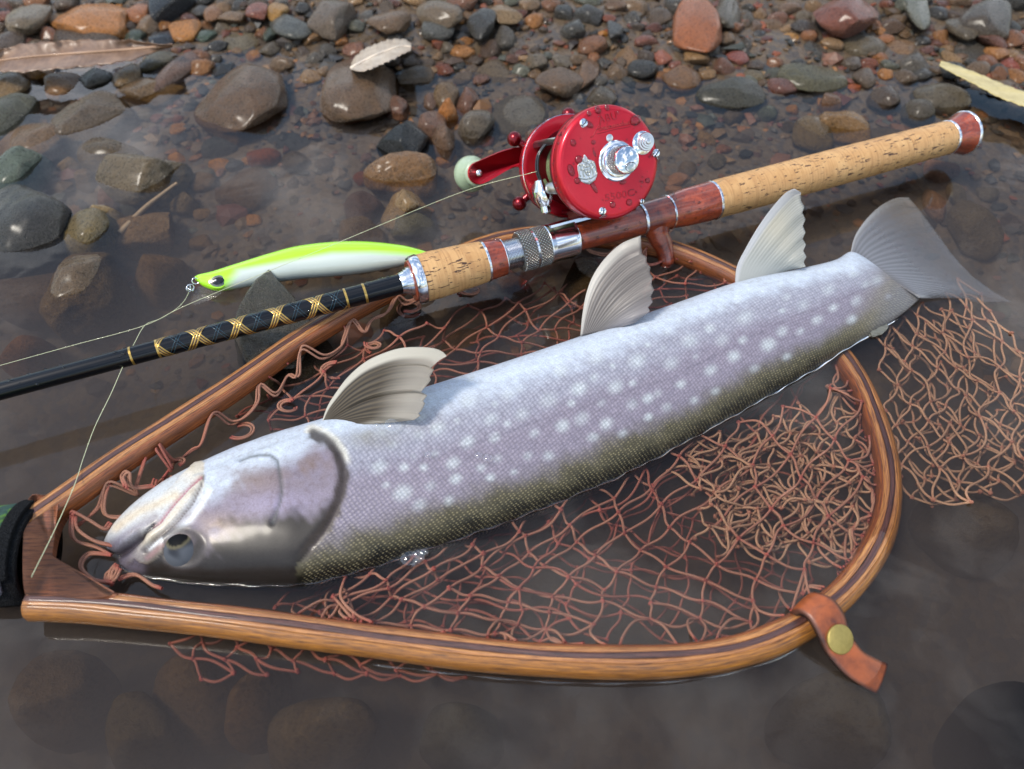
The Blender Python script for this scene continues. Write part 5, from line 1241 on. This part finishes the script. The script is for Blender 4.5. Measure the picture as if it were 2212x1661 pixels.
cb = fc(1205, 598); zp('clicker_button', [(HB + .0006, .0048), (HB + .0016, .0050), (HB + .0026, .0046), (HB + .0027, .0038), (HB + .0036, .0036), (HB + .0037, .0028), (HB + .0044, .0026), (HB + .0045, .0017), (HB + .0052, .0013), (HB + .0054, .0006)], NICK, cb, 44)
for sx, sy, sr in ((430, 360, .0024), (1352, 745, .0023), (670, 1482, .0023), (1165, 1355, .0016)):
    q = fc(sx, sy); s_ = zp('screw', [(HB - .0008, sr), (HB + .0005, sr), (HB + .0013, sr * .72), (HB + .0015, sr * .3)], CHR, q, 24)
    V, Fc = box((-sr * .9, -.00025, HB + .0006), (sr * .9, .00025, HB + .00165)); an = rng.uniform(.6, 1.4)
    V = np.c_[V[:, 0] * math.cos(an) - V[:, 1] * math.sin(an) + q[0], V[:, 0] * math.sin(an) + V[:, 1] * math.cos(an) + q[1], V[:, 2]]
    mk('slot', V, Fc, BLK, s_, smooth=False)
# coat of arms badge
cx_, cy_ = fc(470, 955)
sh = np.array([(-.86,.42),(-.62,.56),(-.44,.62),(-.30,.66),(-.24,.78),(-.16,.86),(-.10,.97),(0,1.03),(.10,.97),(.16,.86),(.24,.78),(.30,.66),(.44,.62),(.62,.56),(.86,.42),(.92,.12),(.90,-.20),(.98,-.38),(.84,-.62),(.60,-.78),(.34,-.90),(0,-1.0),(-.34,-.90),(-.60,-.78),(-.84,-.62),(-.98,-.38),(-.90,-.20),(-.92,.12)])
sh = sh * [.0058, .0078] + [cx_, cy_]
bd = mk('crest_badge', *prism(sh, HB - .0002, HB + .0008, .0004), NICK, reel, smooth=False)
ps = []
def lf(pts, r=.00018, closed=False):
    P3 = np.array([(cx_ + a * .0058, cy_ + b * .0078, HB + .0009) for a, b in pts]); ps.append(tube(cr(P3, 20, closed), r, 6, closed))
lf([(-.28,.34),(.28,.34),(.30,-.06),(.16,-.30),(0,-.42),(-.16,-.30),(-.30,-.06)], .0003, True); lf([(0,.34),(0,-.40)]); lf([(-.29,.02),(.29,.02)])
lf([(-.30,.62),(-.18,.52),(0,.48),(.18,.52),(.30,.62)], .0003); lf([(0,.50),(0,.92)]); lf([(-.18,.52),(-.16,.78)]); lf([(.18,.52),(.16,.78)])
for s in (-1, 1):
    lf([(s*.78,.44),(s*.60,.34),(s*.64,.12),(s*.46,.00),(s*.50,-.24),(s*.40,-.48)], .0004); lf([(s*.62,.36),(s*.46,.44),(s*.42,.30)], .00035); lf([(s*.64,.12),(s*.80,.04),(s*.84,-.2),(s*.72,-.34)], .00028); lf([(s*.46,.0),(s*.36,.12)], .0003); lf([(s*.82,.36),(s*.86,0),(s*.82,-.4)], .0002)
    lf([(s*.86,-.46),(s*.5,-.56),(s*.2,-.62),(0,-.56)], .00035); lf([(s*.62,-.74),(s*.3,-.84),(0,-.88)], .0003)
for a, b in ((-.14,.2),(.14,.2),(-.13,-.14),(.13,-.14),(0,-.74)): ps.append(sphere((cx_ + a * .0058, cy_ + b * .0078, HB + .0009), .0006, 8, 6))
mk('crest_relief', *merge(*ps), simple('aged_silver', (.50, .50, .45), .3, 1.0, 0, .2, 2500.), bd)
# engraved lettering
M = Mat('engraved_red'); M.bsdf(Base_Color=srgb(158, 14, 30), Metallic=.2, Roughness=.4, Coat_Weight=.3); ENG = M.m
def text(body, ctr, size, width, shear=0.0, rot=0.0, name='lettering', off=0.0, mat=ENG, z=HB + .0003, parent=None, space=1.0, ext=.00016):
    cu = bpy.data.curves.new(name, 'FONT'); cu.body = body; cu.size = size; cu.shear = shear; cu.align_x = 'CENTER'; cu.align_y = 'CENTER'; cu.extrude = ext; cu.offset = off; cu.resolution_u = 4; cu.space_character = space
    t = bpy.data.objects.new('tmp', cu); COL.objects.link(t); bpy.context.view_layer.update()
    me = bpy.data.meshes.new_from_object(t.evaluated_get(bpy.context.evaluated_depsgraph_get())); bpy.data.objects.remove(t); bpy.data.curves.remove(cu)
    V = np.array([v.co[:] for v in me.vertices]); Fc = [tuple(p.vertices) for p in me.polygons]; bpy.data.meshes.remove(me)
    V[:, 0] *= width / (V[:, 0].max() - V[:, 0].min()); c_, s_ = math.cos(rot), math.sin(rot)
    V = np.c_[V[:, 0] * c_ - V[:, 1] * s_ + ctr[0], V[:, 0] * s_ + V[:, 1] * c_ + ctr[1], V[:, 2] + z]
    return mk(name, V, Fc, mat, parent or plate, smooth=False)
def span(a, b): p, q = fc(*a), fc(*b); return math.hypot(q[0] - p[0], q[1] - p[1]), math.atan2(q[1] - p[1], q[0] - p[0])
w_, r_ = span((625, 330), (850, 270)); text('ABU', fc(738, 290), .0056, w_, 0, r_, off=-.00005, space=1.15)
w_, r_ = span((890, 1300), (700, 1335)); w_, r_ = span((702, 1320), (1080, 1245)); text('5500C', fc(890, 1282), .0052, w_, 0, r_, space=1.05, off=.00006)
# running script, drawn stroke by stroke
strokes = [[(-.5,-.55),(-.7,-.75),(-.3,-.7),(.3,.5),(.75,1.25),(.9,1.2),(.85,.4),(.9,0),(1.05,.1)], [(.15,.35),(1.1,.5)],
 [(1.15,.55),(1.2,0),(1.3,.45),(1.45,.55),(1.5,0),(1.6,.45),(1.75,.55),(1.8,.05),(1.95,.2),(2.1,1.15),(2.05,.5),(2.05,.05),(2.25,.05),(2.35,.35),(2.2,.5),(2.4,.45)],
 [(2.85,.5),(2.6,.5),(2.5,.2),(2.62,0),(2.82,.3),(2.88,.52),(2.85,.05),(3.0,.1),(3.2,.6),(3.3,.2),(3.2,0),(3.1,.05)], [(3.3,.05),(3.55,.6),(3.66,.2),(3.56,0),(3.46,.06)],
 [(4.15,.5),(3.9,.5),(3.8,.2),(3.92,0),(4.1,.3),(4.17,.52),(4.15,.05),(4.3,.15)], [(4.75,.5),(4.5,.5),(4.4,.2),(4.52,0),(4.72,.3),(4.95,1.2),(4.8,.3),(4.82,.02),(5.0,.15)],
 [(4.98,.25),(5.2,.35),(5.18,.55),(5.02,.45),(5.05,.05),(5.3,.1),(5.45,.55),(5.42,.1),(5.55,.02),(5.72,.35),(5.78,.55),(5.76,.05),(5.9,.15),(6.0,.6),(6.02,.5),(6.15,.5),(6.1,.05),(6.3,.1)],
 [(6.5,.02),(6.2,-.35),(3.5,-.32),(.55,-.45),(.6,-.3)]]
(p0, p1) = fc(585, 468), fc(1030, 372); dx = np.array(p1) - np.array(p0); L = np.linalg.norm(dx); ux = dx / L; uy = np.array([-ux[1], ux[0]])
ps = []
for st in strokes:
    P3 = []
    for a, b in st:
        q = np.array(p0) + ux * ((a + b * .25 - .2) / 6.3 * L) + uy * b * .0028
        P3.append((q[0], q[1], HB + .00024))
    ps.append(tube(cr(np.array(P3), 12 * len(st)), .00018, 6))
mk('lettering', *merge(*ps), ENG, plate)
# beads of water on the face
ps = []
for x, y, r1, r2, ro in ((610, 190, .0017, .0022, .3), (727, 160, .0012, .0017, 0), (497, 235, .0012, .0015, 0), (1092, 322, .0034, .0027, .2), (500, 378, .0026, .0015, -.7), (295, 610, .0016, .0018, 0), (553, 604, .0014, .0012, 0), (566, 745, .0008, .0022, .3), (268, 962, .0018, .0033, .2),
                         (366, 826, .0022, .0022, 0), (350, 1095, .0018, .0017, 0), (556, 1170, .0013, .0042, .35), (930, 1112, .0022, .0014, 0), (1247, 1092, .0015, .0014, 0), (800, 1400, .0017, .0018, 0), (1010, 1370, .0018, .0018, 0), (1178, 1112, .0008, .0008, 0), (1385, 800, .0010, .0010, 0), (680, 1555, .0024, .0008, .1)):
    q = fc(x, y); V, Fc = sphere((0, 0, 0), 1, 18, 12); V = V * [r1, r2, min(r1, r2) * .55]; c_, s_ = math.cos(ro), math.sin(ro)
    ps.append((np.c_[V[:, 0] * c_ - V[:, 1] * s_ + q[0], V[:, 0] * s_ + V[:, 1] * c_ + q[1], V[:, 2] + HB + .00015], Fc))
for _ in range(40):
    a, d = gq.uniform(0, 6.28), RR * .88 * gq.uniform(.05, 1) ** .5; s = gq.uniform(.0002, .0006)
    ps.append(sphere((d * math.cos(a), d * math.sin(a), HB + .0002), s, 8, 5, (1, 1.15, .6)))
for _ in range(60):
    a = gq.uniform(.6, 3.8); s = gq.uniform(.0003, .0008); z = gq.choice([gq.uniform(HB - .007, HB - .003), gq.uniform(hz + .003, hz + .012)])
    ps.append(sphere((RR * math.cos(a), RR * math.sin(a), z), s, 8, 5))
o = mk('water_beads', *merge(*ps), BEAD, plate); o['kind'] = 'stuff'
# star drag and crank on the far side
zs = hz - .0075
bar('gear_shaft', .0, .0, .0045, DRED, hz - .016, hz + .002, 24)
ps = [lathe([(zs - .0015, 0), (zs - .0015, .008), (zs + .0015, .008), (zs + .0015, 0)], 24, 'z')]
for k in range(5):
    a = R(128 + 72 * k + 8); d = np.array([math.cos(a), math.sin(a)])
    pth = np.array([[d[0] * .006, d[1] * .006, zs], [d[0] * .020, d[1] * .020, zs - .001], [d[0] * .0330, d[1] * .0330, zs - .003]])
    ps.append(tube(cr(pth, 12), np.linspace(.0036, .0022, 12), 12)); ps.append(sphere(pth[-1], .0046, 16, 10))
mk('star_drag', *merge(*ps), DRED, reel)
def sidept(px, py, z):
    x, y = face(px, py, z); return np.array([x, y, z])
zh = hz - .0125
K = sidept(1034, 374, zh); C0 = np.array([0, 0, zh])
mid = (K + C0) / 2 + np.array([.002, .008, 0])
cp = cr(np.array([C0, mid, K]), 30); tg = frames(cp); sd = np.cross(tg, [0, 0, 1.])
wd_ = np.interp(np.linspace(0, 1, 30), [0, .25, .55, .85, 1], [.0080, .0075, .0058, .0066, .0068])
A = cp + sd * wd_[:, None]; B = cp - sd * wd_[:, None]
en = [K + .0068 * (math.cos(t) * tg[-1] + math.sin(t) * -sd[-1]) for t in np.linspace(-math.pi / 2, math.pi / 2, 11)[1:-1]]
out = np.vstack([A, np.array(en)[::-1] if np.linalg.norm(en[0] - A[-1]) > np.linalg.norm(en[-1] - A[-1]) else np.array(en), B[::-1]])
hd = mk('crank', *prism(out[:, :2], zh - .0011, zh + .0011, .0005), RED, reel)
mk('rivet', *sphere((K[0], K[1], zh + .0011), .0021, 16, 8, (1, 1, .5)), NICK, hd)
KNB = Mat('pearl_plastic'); KNB.bsdf(Base_Color=srgb(160, 176, 148), Roughness=.35, Subsurface_Weight=.3, Subsurface_Radius=(.004, .004, .003), Subsurface_Scale=.5, Coat_Weight=.5)
V, Fc = lathe([(-.0015, 0), (-.0015, .0074), (-.0035, .0084), (-.0060, .0076), (-.0080, .0076), (-.0120, .0104), (-.0165, .0114), (-.0205, .0103), (-.0235, .0068), (-.0245, 0)], 40, 'z')
mk('handle_knob', V + [K[0], K[1], zh], Fc, KNB.m, reel)
# foot on the rod
V, Fc = box((-.030, -best[2] + .0088, -.006), (.026, -best[2] + .0108, .006)); mk('reel_foot', V, Fc, CHR, reel, smooth=False)
V, Fc = box((-.012, -best[2] + .0108, -.010), (.012, -.024, .010)); mk('foot_stem', V, Fc, DRED, reel, smooth=False)
# ------------------------------------------------------------------ lure
LS = [(421,597,423,606),(430,592,442,621),(459,585,468,630),(497,573,505,626),(545,558,550,618),(585,545,600,611),(644,530,650,604),(717,521,725,598),(790,520,795,590),(864,528,866,576),(905,538,908,566),(935,548,938,558)]
prm2 = []
for ux, uy, lx, ly in LS:
    z0 = .005; Uw, Lw = P(ux, uy, z0), P(lx, ly, z0); e = (Uw - Lw) / np.linalg.norm(Uw - Lw); c = (Uw + Lw) / 2; a = np.linalg.norm(Uw - Lw) / 2
    U2, L2 = np.array([ux, uy], float), np.array([lx, ly], float); D = U2 - L2
    for _ in range(40):
        q = proj(ring(c, e, a, a * .72, phi)); t = (q - L2) @ D / (D @ D); t0, t1 = t.min(), t.max(); s = 2 * a
        a *= 1 / (t1 - t0) ** .7; c = c - e * ((t0 + t1) / 2 - .5) * s * .7
    prm2.append([*c, e[0], e[1], a, a * .72])
prm2 = cr(np.array(prm2), 200); n2 = 100; ph2 = np.linspace(0, 2 * math.pi, n2, endpoint=False)
e2 = np.c_[prm2[:, 3:5], np.zeros(200)]; e2 /= np.linalg.norm(e2, axis=1, keepdims=True)
LV = prm2[:, None, :3] + prm2[:, 5, None, None] * np.cos(ph2)[None, :, None] * e2[:, None] + prm2[:, 6, None, None] * np.sin(ph2)[None, :, None] * np.array([0, 0, 1.])
V = LV.reshape(-1, 3); hh2 = np.tile(np.cos(ph2), 200); s2 = np.repeat(np.linspace(0, 1, 200), n2)
upi = np.where(np.sin(ph2) >= -1e-6, np.arange(n2), (-np.arange(n2)) % n2); Q2 = proj(LV)[:, upi].reshape(-1, 2)
CHT, PRL, BEL = np.array([.40, .86, .004]), np.array(srgb(190, 226, 200)), np.array(srgb(196, 206, 196))
yy = np.interp(Q2[:, 0], [421, 500, 600, 717, 800, 864, 935], [640, 584, 566, 545, 544, 548, 556])
k = sstep(9, -7, Q2[:, 1] - yy); hd_ = sstep(520, 486, Q2[:, 0] + .6 * (Q2[:, 1] - 600))
c = bl(np.tile(BEL, (len(V), 1)), PRL, sstep(-.7, .1, hh2)); c = bl(c, CHT, np.maximum(k, hd_))
hatch = sstep(.05, .3, hh2 + .35) * (1 - np.maximum(k, hd_)) * sstep(.2, .3, s2)
ll = np.r_[0, np.cumsum(np.linalg.norm(np.diff(prm2[:, :3], axis=0), axis=1))]
M = Mat('lure_finish'); a = M.attr(); u = M.uv()
w1 = M.n('TexWave', {'Vector': M.map(u, (1, 1, 1), (0, 0, R(58))), 'Scale': 240.}).outputs['Fac']; w2 = M.n('TexWave', {'Vector': M.map(u, (1, 1, 1), (0, 0, R(-58))), 'Scale': 240.}).outputs['Fac']
ht = M.math('MULTIPLY', M.math('MAXIMUM', M.ramp(w1, [(.6, 0.), (1., 1.)]), M.ramp(w2, [(.6, 0.), (1., 1.)])), a.outputs['Alpha'])
M.bsdf(Base_Color=M.mix(M.math('MULTIPLY', ht, .8), a.outputs['Color'], srgb(128, 150, 140)), Roughness=.3, Coat_Weight=1.0, Coat_Roughness=.04, Normal=M.bump(ht, .2, .0004))
lure = thing('fishing_lure', 'chartreuse backed pearl white minnow lure floating behind the rod', 'lure', tuple(P(640, 590, -.004)))
Fc = [tuple(f) for f in gridF(200, n2, False, True)] + [tuple(range(n2 - 1, -1, -1)), tuple(199 * n2 + i for i in range(n2))]
lb = mk('body', V, Fc, M.m, lure, uv=np.c_[np.repeat(ll, n2), np.tile(np.minimum(ph2, 2 * math.pi - ph2), 200) * .010], col=np.c_[c, hatch])
pl = proj(LV); 
def on_lure(px, py):
    d = np.hypot(pl[..., 0] - px, pl[..., 1] - py) + np.where(np.sin(ph2)[None] > 0, 0, 1e5); i = np.unravel_index(np.argmin(d), d.shape)
    p0 = LV[i]; n = (np.cos(ph2[i[1]]) / prm2[i[0], 5] * e2[i[0]] + np.sin(ph2[i[1]]) / prm2[i[0], 6] * np.array([0, 0, 1.])); return p0, n / np.linalg.norm(n)
pe2, ne2 = on_lure(471, 606)
sx_ = (P(500, 598, pe2[2]) - P(440, 614, pe2[2])); sx_ -= ne2 * (sx_ @ ne2); sx_ /= np.linalg.norm(sx_); sy_ = np.cross(ne2, sx_)
def lens(name, rx, ry, rz, mat, off, dx=0, dy=0, parent=lb, pointy=True):
    th = np.linspace(0, 2 * math.pi, 40, endpoint=False); X = np.cos(th); Y = np.sin(th) * (np.abs(np.sin(th)) ** .35 if pointy else 1)
    rows = []
    for k in np.linspace(1, 0, 7): rows.append(pe2 + ne2 * (off + rz * (1 - k ** 2)) + sx_ * (dx + rx * X * k)[:, None] + sy_ * (dy + ry * Y * k)[:, None])
    V = np.array(rows).reshape(-1, 3); return mk(name, V, [tuple(f) for f in gridF(7, 40, False, True)] + [tuple(range(39, -1, -1))], mat, parent)
M = Mat('chartreuse_paint'); M.bsdf(Base_Color=(.42, .86, .006), Roughness=.25, Coat_Weight=1.0); CHM = M.m
lens('eye_socket', .0058, .0042, .0009, CHM, -.0006)
M = Mat('holographic_foil'); f = M.noise(M.pos(), 900, 3.); M.bsdf(Base_Color=M.ramp(f, [(.3, srgb(130, 116, 60)), (.45, srgb(80, 110, 96)), (.55, srgb(120, 120, 120)), (.7, srgb(130, 84, 56))]), Metallic=.3, Roughness=.3, Coat_Weight=.6)
ey = lens('eye', .0048, .0034, .0008, M.m, -.0001)
lens('pupil', .0034, .0021, .0005, simple('black_gloss', (.006, .006, .007), .25, 0, .3, 0), .0007, 0, -.0002, ey, False)
lens('eye_glint', .0006, .0004, .0002, simple('white_dot', (.85, .85, .85), .3, 0, .5, 0), .0013, -.0012, .0004, ey, False)  # white dot painted as a glint on the pupil
# lip, ring, snap
M = Mat('clear_plastic'); b = M.n('BsdfPrincipled', {'Base Color': (.9, .92, .92), 'Roughness': .05, 'IOR': 1.2, 'Transmission Weight': .9}); tp = M.n('BsdfTransparent'); m = M.n('MixShader', {'Fac': .35, 1: tp.outputs[0], 2: b.outputs[0]}); M.t.links.new(m.outputs[0], M.out.inputs[0])
lip = np.array([P(a, b, z) for a, b, z in ((430, 618, .002), (420, 634, -.001), (412, 650, -.004), (418, 660, -.005), (440, 654, -.004), (470, 640, -.001), (486, 630, .001))])
nl = np.cross(lip[2] - lip[0], lip[4] - lip[0]); nl /= np.linalg.norm(nl); n = len(lip)
mk('diving_lip', np.vstack([lip + nl * .0006, lip - nl * .0006]), [tuple(range(n)), tuple(range(2 * n - 1, n - 1, -1))] + [(i, (i + 1) % n, n + (i + 1) % n, n + i) for i in range(n)], M.m, lure, smooth=False)
def loop(name, px, py, z, r, tilt, parent, wr=.00032, el=1.0):
    c_ = P(px, py, z); th = np.linspace(0, 2 * math.pi, 26, endpoint=False); a = np.array([math.cos(tilt), math.sin(tilt), 0]); b = np.array([-math.sin(tilt) * .5, math.cos(tilt) * .5, .86])
    return mk(name, *tube(c_ + r * el * np.cos(th)[:, None] * a + r * np.sin(th)[:, None] * b, wr, 8, True), CHR, parent)
loop('split_ring', 422, 607, .006, .0018, .5, lure)
sn = loop('snap_clip', 411, 622, .004, .0019, .9, lure, .00036, 1.2); loop('snap_wire', 408, 620, .004, .0013, -.5, sn); loop('snap_wire', 414, 626, .0045, .0012, 1.9, sn)
# black lettering along the back
msg = 'SEAMOUNT'
for i, ch in enumerate(msg):
    pass
cu = bpy.data.curves.new('t', 'FONT'); cu.body = msg; cu.size = .0052; cu.align_y = 'CENTER'; cu.resolution_u = 2; cu.space_character = 1.25
t = bpy.data.objects.new('tmp', cu); COL.objects.link(t); bpy.context.view_layer.update()
me = bpy.data.meshes.new_from_object(t.evaluated_get(bpy.context.evaluated_depsgraph_get())); bpy.data.objects.remove(t)
TV = np.array([v.co[:] for v in me.vertices]); TF = [tuple(p.vertices) for p in me.polygons]; bpy.data.meshes.remove(me)
TV[:, 0] *= .034 / TV[:, 0].max()
i0 = int(np.argmin(np.abs(proj(prm2[:, :3])[:, 0] - 592)))
out = []
for x_, y_, _ in TV:
    L_ = ll[i0] + x_; i = np.interp(L_, ll, np.arange(200)); lo = int(i); f = i - lo; hi = min(lo + 1, 199)
    pm = prm2[lo] * (1 - f) + prm2[hi] * f; ee = np.array([pm[3], pm[4], 0]); ee /= np.linalg.norm(ee)
    an = R(10) - y_ / pm[5]                                   # measured round the back
    out.append(pm[:3] + (pm[5] + .00012) * math.cos(an) * ee + (pm[6] + .00012) * math.sin(an) * np.array([0, 0, 1.]))
mk('lettering', out, TF, simple('black_print', (.02, .025, .02), .4, 0, .3, 0), lb, smooth=False)

# ------------------------------------------------------------------ lines
M = Mat('line_fibre'); M.bsdf(Base_Color=srgb(196, 200, 160), Roughness=.45, Coat_Weight=.3); LINE = M.m
lw = RC + rr_ * -.0295 + ru * .0030 + rn * zc_
pts = [lw, P(1000, 414, .045), P(735, 522, .036), P(415, 654, .021), P(312, 703, .014), P(150, 748, .009), P(-60, 806, .006)]
pth = cr(np.array(pts), 160)
V, Fc = tube(pth, .00015, 6)
ps = [(V, Fc)]
for i in range(8, 150, 9): ps.append(sphere(pth[i] , .00028, 6, 5, (1.6, 1, 1)))
o = mk('fishing_line', *merge(*ps), LINE, origin=tuple(pth[60])); tag(o, 'thin pale fishing line running from the red reel down to the left edge', 'fishing line')
pth2 = cr(np.array([P(408, 632, .004), P(398, 650, .006), P(380, 668, .008), P(348, 688, .011), P(314, 702, .0142), P(290, 742, .016), P(268, 786, .0215), P(240, 850, .018), P(205, 922, .015), P(180, 990, .016), P(160, 1050, .020), P(118, 1145, .020), P(68, 1246, .026)]), 120)
ps = [tube(pth2, .00019, 6)]
for i in (8, 16, 26, 38, 62, 74, 92, 106): ps.append(sphere(pth2[i], .00038, 6, 5))
o = mk('leader_line', *merge(*ps), LINE, origin=tuple(pth2[60])); tag(o, 'knotted pale leader line hanging from the lure over the rod to the net grip', 'leader line')

# ------------------------------------------------------------------ leaves
def leaf(name, mid, half, label, cat, c1, c2, zf, rib=.0009, group=None, curl=.3, seed=1, thick=.0004, side_z=0.0, vein=.16):
    m = cr(np.array(mid, float), 90); t = frames(m); nn = np.stack([-t[:, 1], t[:, 0]], -1)
    s = np.linspace(0, 1, 90); hw = np.interp(s, *half); v = np.linspace(-1, 1, 13)
    g = np.random.default_rng(seed)
    G = np.zeros((90, 13, 3))
    edge = 1 + .05 * np.sin(s * 60 + seed) + .03 * np.sin(s * 131)
    for i in range(90):
        for j in range(13):
            q = m[i] + nn[i] * v[j] * hw[i] * edge[i]
            G[i, j] = P(q[0], q[1], zf(s[i]) + curl * .004 * v[j] ** 2 + .0007 * math.sin(s[i] * 19 + v[j] * 3) + side_z * v[j])
    A = G.reshape(-1, 3); B = A - [0, 0, thick]; n = 90 * 13; F1 = gridF(90, 13)
    e = [i * 13 for i in range(90)] + [89 * 13 + j for j in range(1, 13)] + [i * 13 + 12 for i in range(88, -1, -1)] + [j for j in range(11, 0, -1)]
    Fc = [tuple(f) for f in F1] + [tuple(f + n) for f in F1[:, ::-1]] + [(e[(i + 1) % len(e)], e[i], e[i] + n, e[(i + 1) % len(e)] + n) for i in range(len(e))]
    L = np.r_[0, np.cumsum(np.linalg.norm(np.diff(G[:, 6], axis=0), axis=1))]
    uv = np.c_[np.repeat(L, 13), np.tile(v, 90) * np.repeat(hw, 13) * .0003]; uv = np.vstack([uv, uv])
    M = Mat(name + '_blade'); u = M.uv(); f1 = M.noise(M.pos(), 90, 5., .65); sep = M.n('SeparateXYZ', {0: u})
    vn = M.n('TexWave', {'Vector': M.n('CombineXYZ', {0: M.math('ADD', sep.outputs[0], M.math('MULTIPLY', M.math('ABSOLUTE', sep.outputs[1]), -.8)), 1: 0., 2: 0.}).outputs[0], 'Scale': 70., 'Distortion': .8}).outputs['Fac']
    c = M.mix(M.ramp(f1, [(.3, 0.), (.7, 1.)]), c1, c2); c = M.mix(M.ramp(vn, [(.8, 0.), (1., vein)]), c, tuple(x * 1.25 for x in c2)); c = M.mix(M.ramp(M.noise(M.pos(), 500, 4., .7), [(.6, 0.), (.72, .5)]), c, tuple(x * .4 for x in c1))
    M.bsdf(Base_Color=c, Roughness=.5, Coat_Weight=.25, Coat_Roughness=.25, Normal=M.bump(M.math('ADD', M.math('MULTIPLY', vn, vein), f1), .4, .0008))
    ctr = G[45, 6]
    root = thing(name, label, cat, tuple(ctr), group=group)
    mk('blade', np.vstack([A, B]), Fc, M.m, root, uv=uv)
    if rib:
        mk('midrib', *tube(G[:, 6] + [0, 0, .0003], np.linspace(rib, rib * .4, 90), 8), simple(name + '_rib', tuple(min(1, x * 1.6) for x in c2), .5, 0, .2, .2, 600.), root)
    return root
leaf('willow_leaf', [(372,98),(330,103),(250,110),(160,116),(70,123),(10,130),(-70,142)], ([0, .06, .2, .45, .75, 1], [3, 6, 22, 30, 30, 10]), 'long curled brown willow leaf lying over stones in front of the bright orange boulder', 'leaf', srgb(96, 72, 54), srgb(140, 110, 86), lambda s: .016 + .004 * math.sin(3 * s), .0013, None, .6, 2, .0005, .003)
leaf('dry_leaf', [(757,148),(775,138),(805,122),(840,108),(866,100),(888,101)], ([0, .12, .3, .7, .93, 1], [2, 17, 23, 22, 14, 8]), 'pale silvery leaf lying on the big rounded brown rock', 'leaf', srgb(150, 132, 112), srgb(190, 176, 158), lambda s: .0225 + .002 * math.sin(3 * s), .0010, None, -.5, 4, .0004, .006)
leaf('straw_blade', [(2031,136),(2060,148),(2110,170),(2165,196),(2215,215),(2290,248)], ([0, .1, .5, 1], [5, 9, 15, 15]), 'pale yellow blade of straw resting on stones at the right edge', 'straw blade', srgb(168, 150, 96), srgb(206, 188, 128), lambda s: .016 - .004 * s, 0, None, .2, 5, .0005, .002, .0)
tw_ = cr(np.array([P(382, 396, -.002), P(350, 420, -.004), P(310, 452, -.006), P(258, 505, -.009)]), 30)
o = mk('twig', *tube(tw_, np.linspace(.0012, .0022, 30), 8), simple('bleached_twig', srgb(150, 124, 90), .6, 0, .2, .3, 500.), origin=tuple(tw_[15])); tag(o, 'thin pale sunken twig slanting beside the broad olive grey stone', 'twig')

# ------------------------------------------------------------------ bubbles
M = Mat('bubble_film'); fr = M.n('LayerWeight', {'Blend': .28}).outputs['Facing']; tp = M.n('BsdfTransparent'); gl_ = M.n('BsdfGlossy', {'Color': (1, 1, 1), 'Roughness': .03}); m = M.n('MixShader', {'Fac': M.ramp(fr, [(.0, .06), (.7, .25), (1., .8)]), 1: tp.outputs[0], 2: gl_.outputs[0]}); M.t.links.new(m.outputs[0], M.out.inputs[0]); BUB = M.m
def bubble(items, label, group='bubbles on the fish'):
    root = thing('bubble_cluster' if len(items) > 1 else 'bubble', label, 'bubbles' if len(items) > 1 else 'bubble', tuple(items[0][0]), group=group)
    for c_, r_ in items: mk('bubble', *sphere(c_, r_, 28, 18, (1, 1, .75)), BUB, root)
def on_fish(px, py):
    d = np.hypot(fq[..., 0] - px, fq[..., 1] - py) + np.where(vis, 0, 1e6); i = np.unravel_index(np.argmin(d), d.shape); return FV2[i], nr_[i]
def fb(*l): return [((lambda q: q[0] + q[1] * r * .2)(on_fish(x, y)), r) for x, y, r in l]
bubble([(P(884, 1206, .001), .0052), (P(904, 1196, .001), .0036), (P(915, 1192, .001), .0026), (P(902, 1212, .001), .0019), (P(893, 1220, .0005), .0012), (P(912, 1206, .001), .0014)], 'dark frothy bubble cluster on the water against the near edge of the fish')
bubble(fb((850, 921, .0050), (817, 918, .0018), (871, 918, .0012)), 'clear flat bubbles under the pectoral fin of the fish')
bubble(fb((927, 982, .0024)), 'single small round bubble on the flank behind the pectoral fin')
bubble(fb((1036, 986, .0022), (1052, 992, .0026)), 'pair of faint small bubbles in the middle of the flank')

# ------------------------------------------------------------------ the skin of water that climbs the fish and the hoop
M = Mat('water_edge'); fr_ = M.n('Fresnel', {'IOR': 1.5}).outputs[0]; tp = M.n('BsdfTransparent', {'Color': (.93, .93, .93)}).outputs[0]; g2 = M.n('BsdfGlossy', {'Color': (1, 1, 1), 'Roughness': .03}).outputs[0]
mm = M.n('MixShader', {'Fac': fr_, 1: tp, 2: g2}); M.t.links.new(mm.outputs[0], M.out.inputs[0])
pm_ = []
half = np.where((np.cos(ph) < 0) & (np.abs(np.sin(ph)) < .75))[0]
half = half[np.argsort(ph[half])]
for i in range(6, NS - 14, 2):
    z = FV2[i, half, 2]; k = np.where((z[:-1] > 0) & (z[1:] <= 0))[0]
    if len(k):
        a_ = half[k[0]]; b_ = half[k[0] + 1]; f = z[k[0]] / (z[k[0]] - z[k[0] + 1]); q = FV2[i, a_] * (1 - f) + FV2[i, b_] * f
        pm_.append(q - e3[i] * (.0004 + .0006 * math.sin(i * .33) * math.sin(i * .117 + 1)))
pm_ = np.array(pm_); pm_[:, 2] = .0001
rw = .00045 + .0003 * np.sin(np.arange(len(pm_)) * .55) * np.sin(np.arange(len(pm_)) * .21 + 2)
parts = [tube(pm_, rw, 8)]
oe = hp + lat * (Wd / 2 + .0012); sel = [i for i in range(len(hp)) if hp[i, 2] > .0055 and hp[i, 2] < .0126 and i < 210]
if len(sel) > 10:
    q = oe[sel].copy(); q[:, 2] = 0; parts.append(tube(q, .0004 + .0003 * np.sin(np.arange(len(q)) * .7), 8))
o = mk('meniscus', *merge(*parts), M.m, wat)
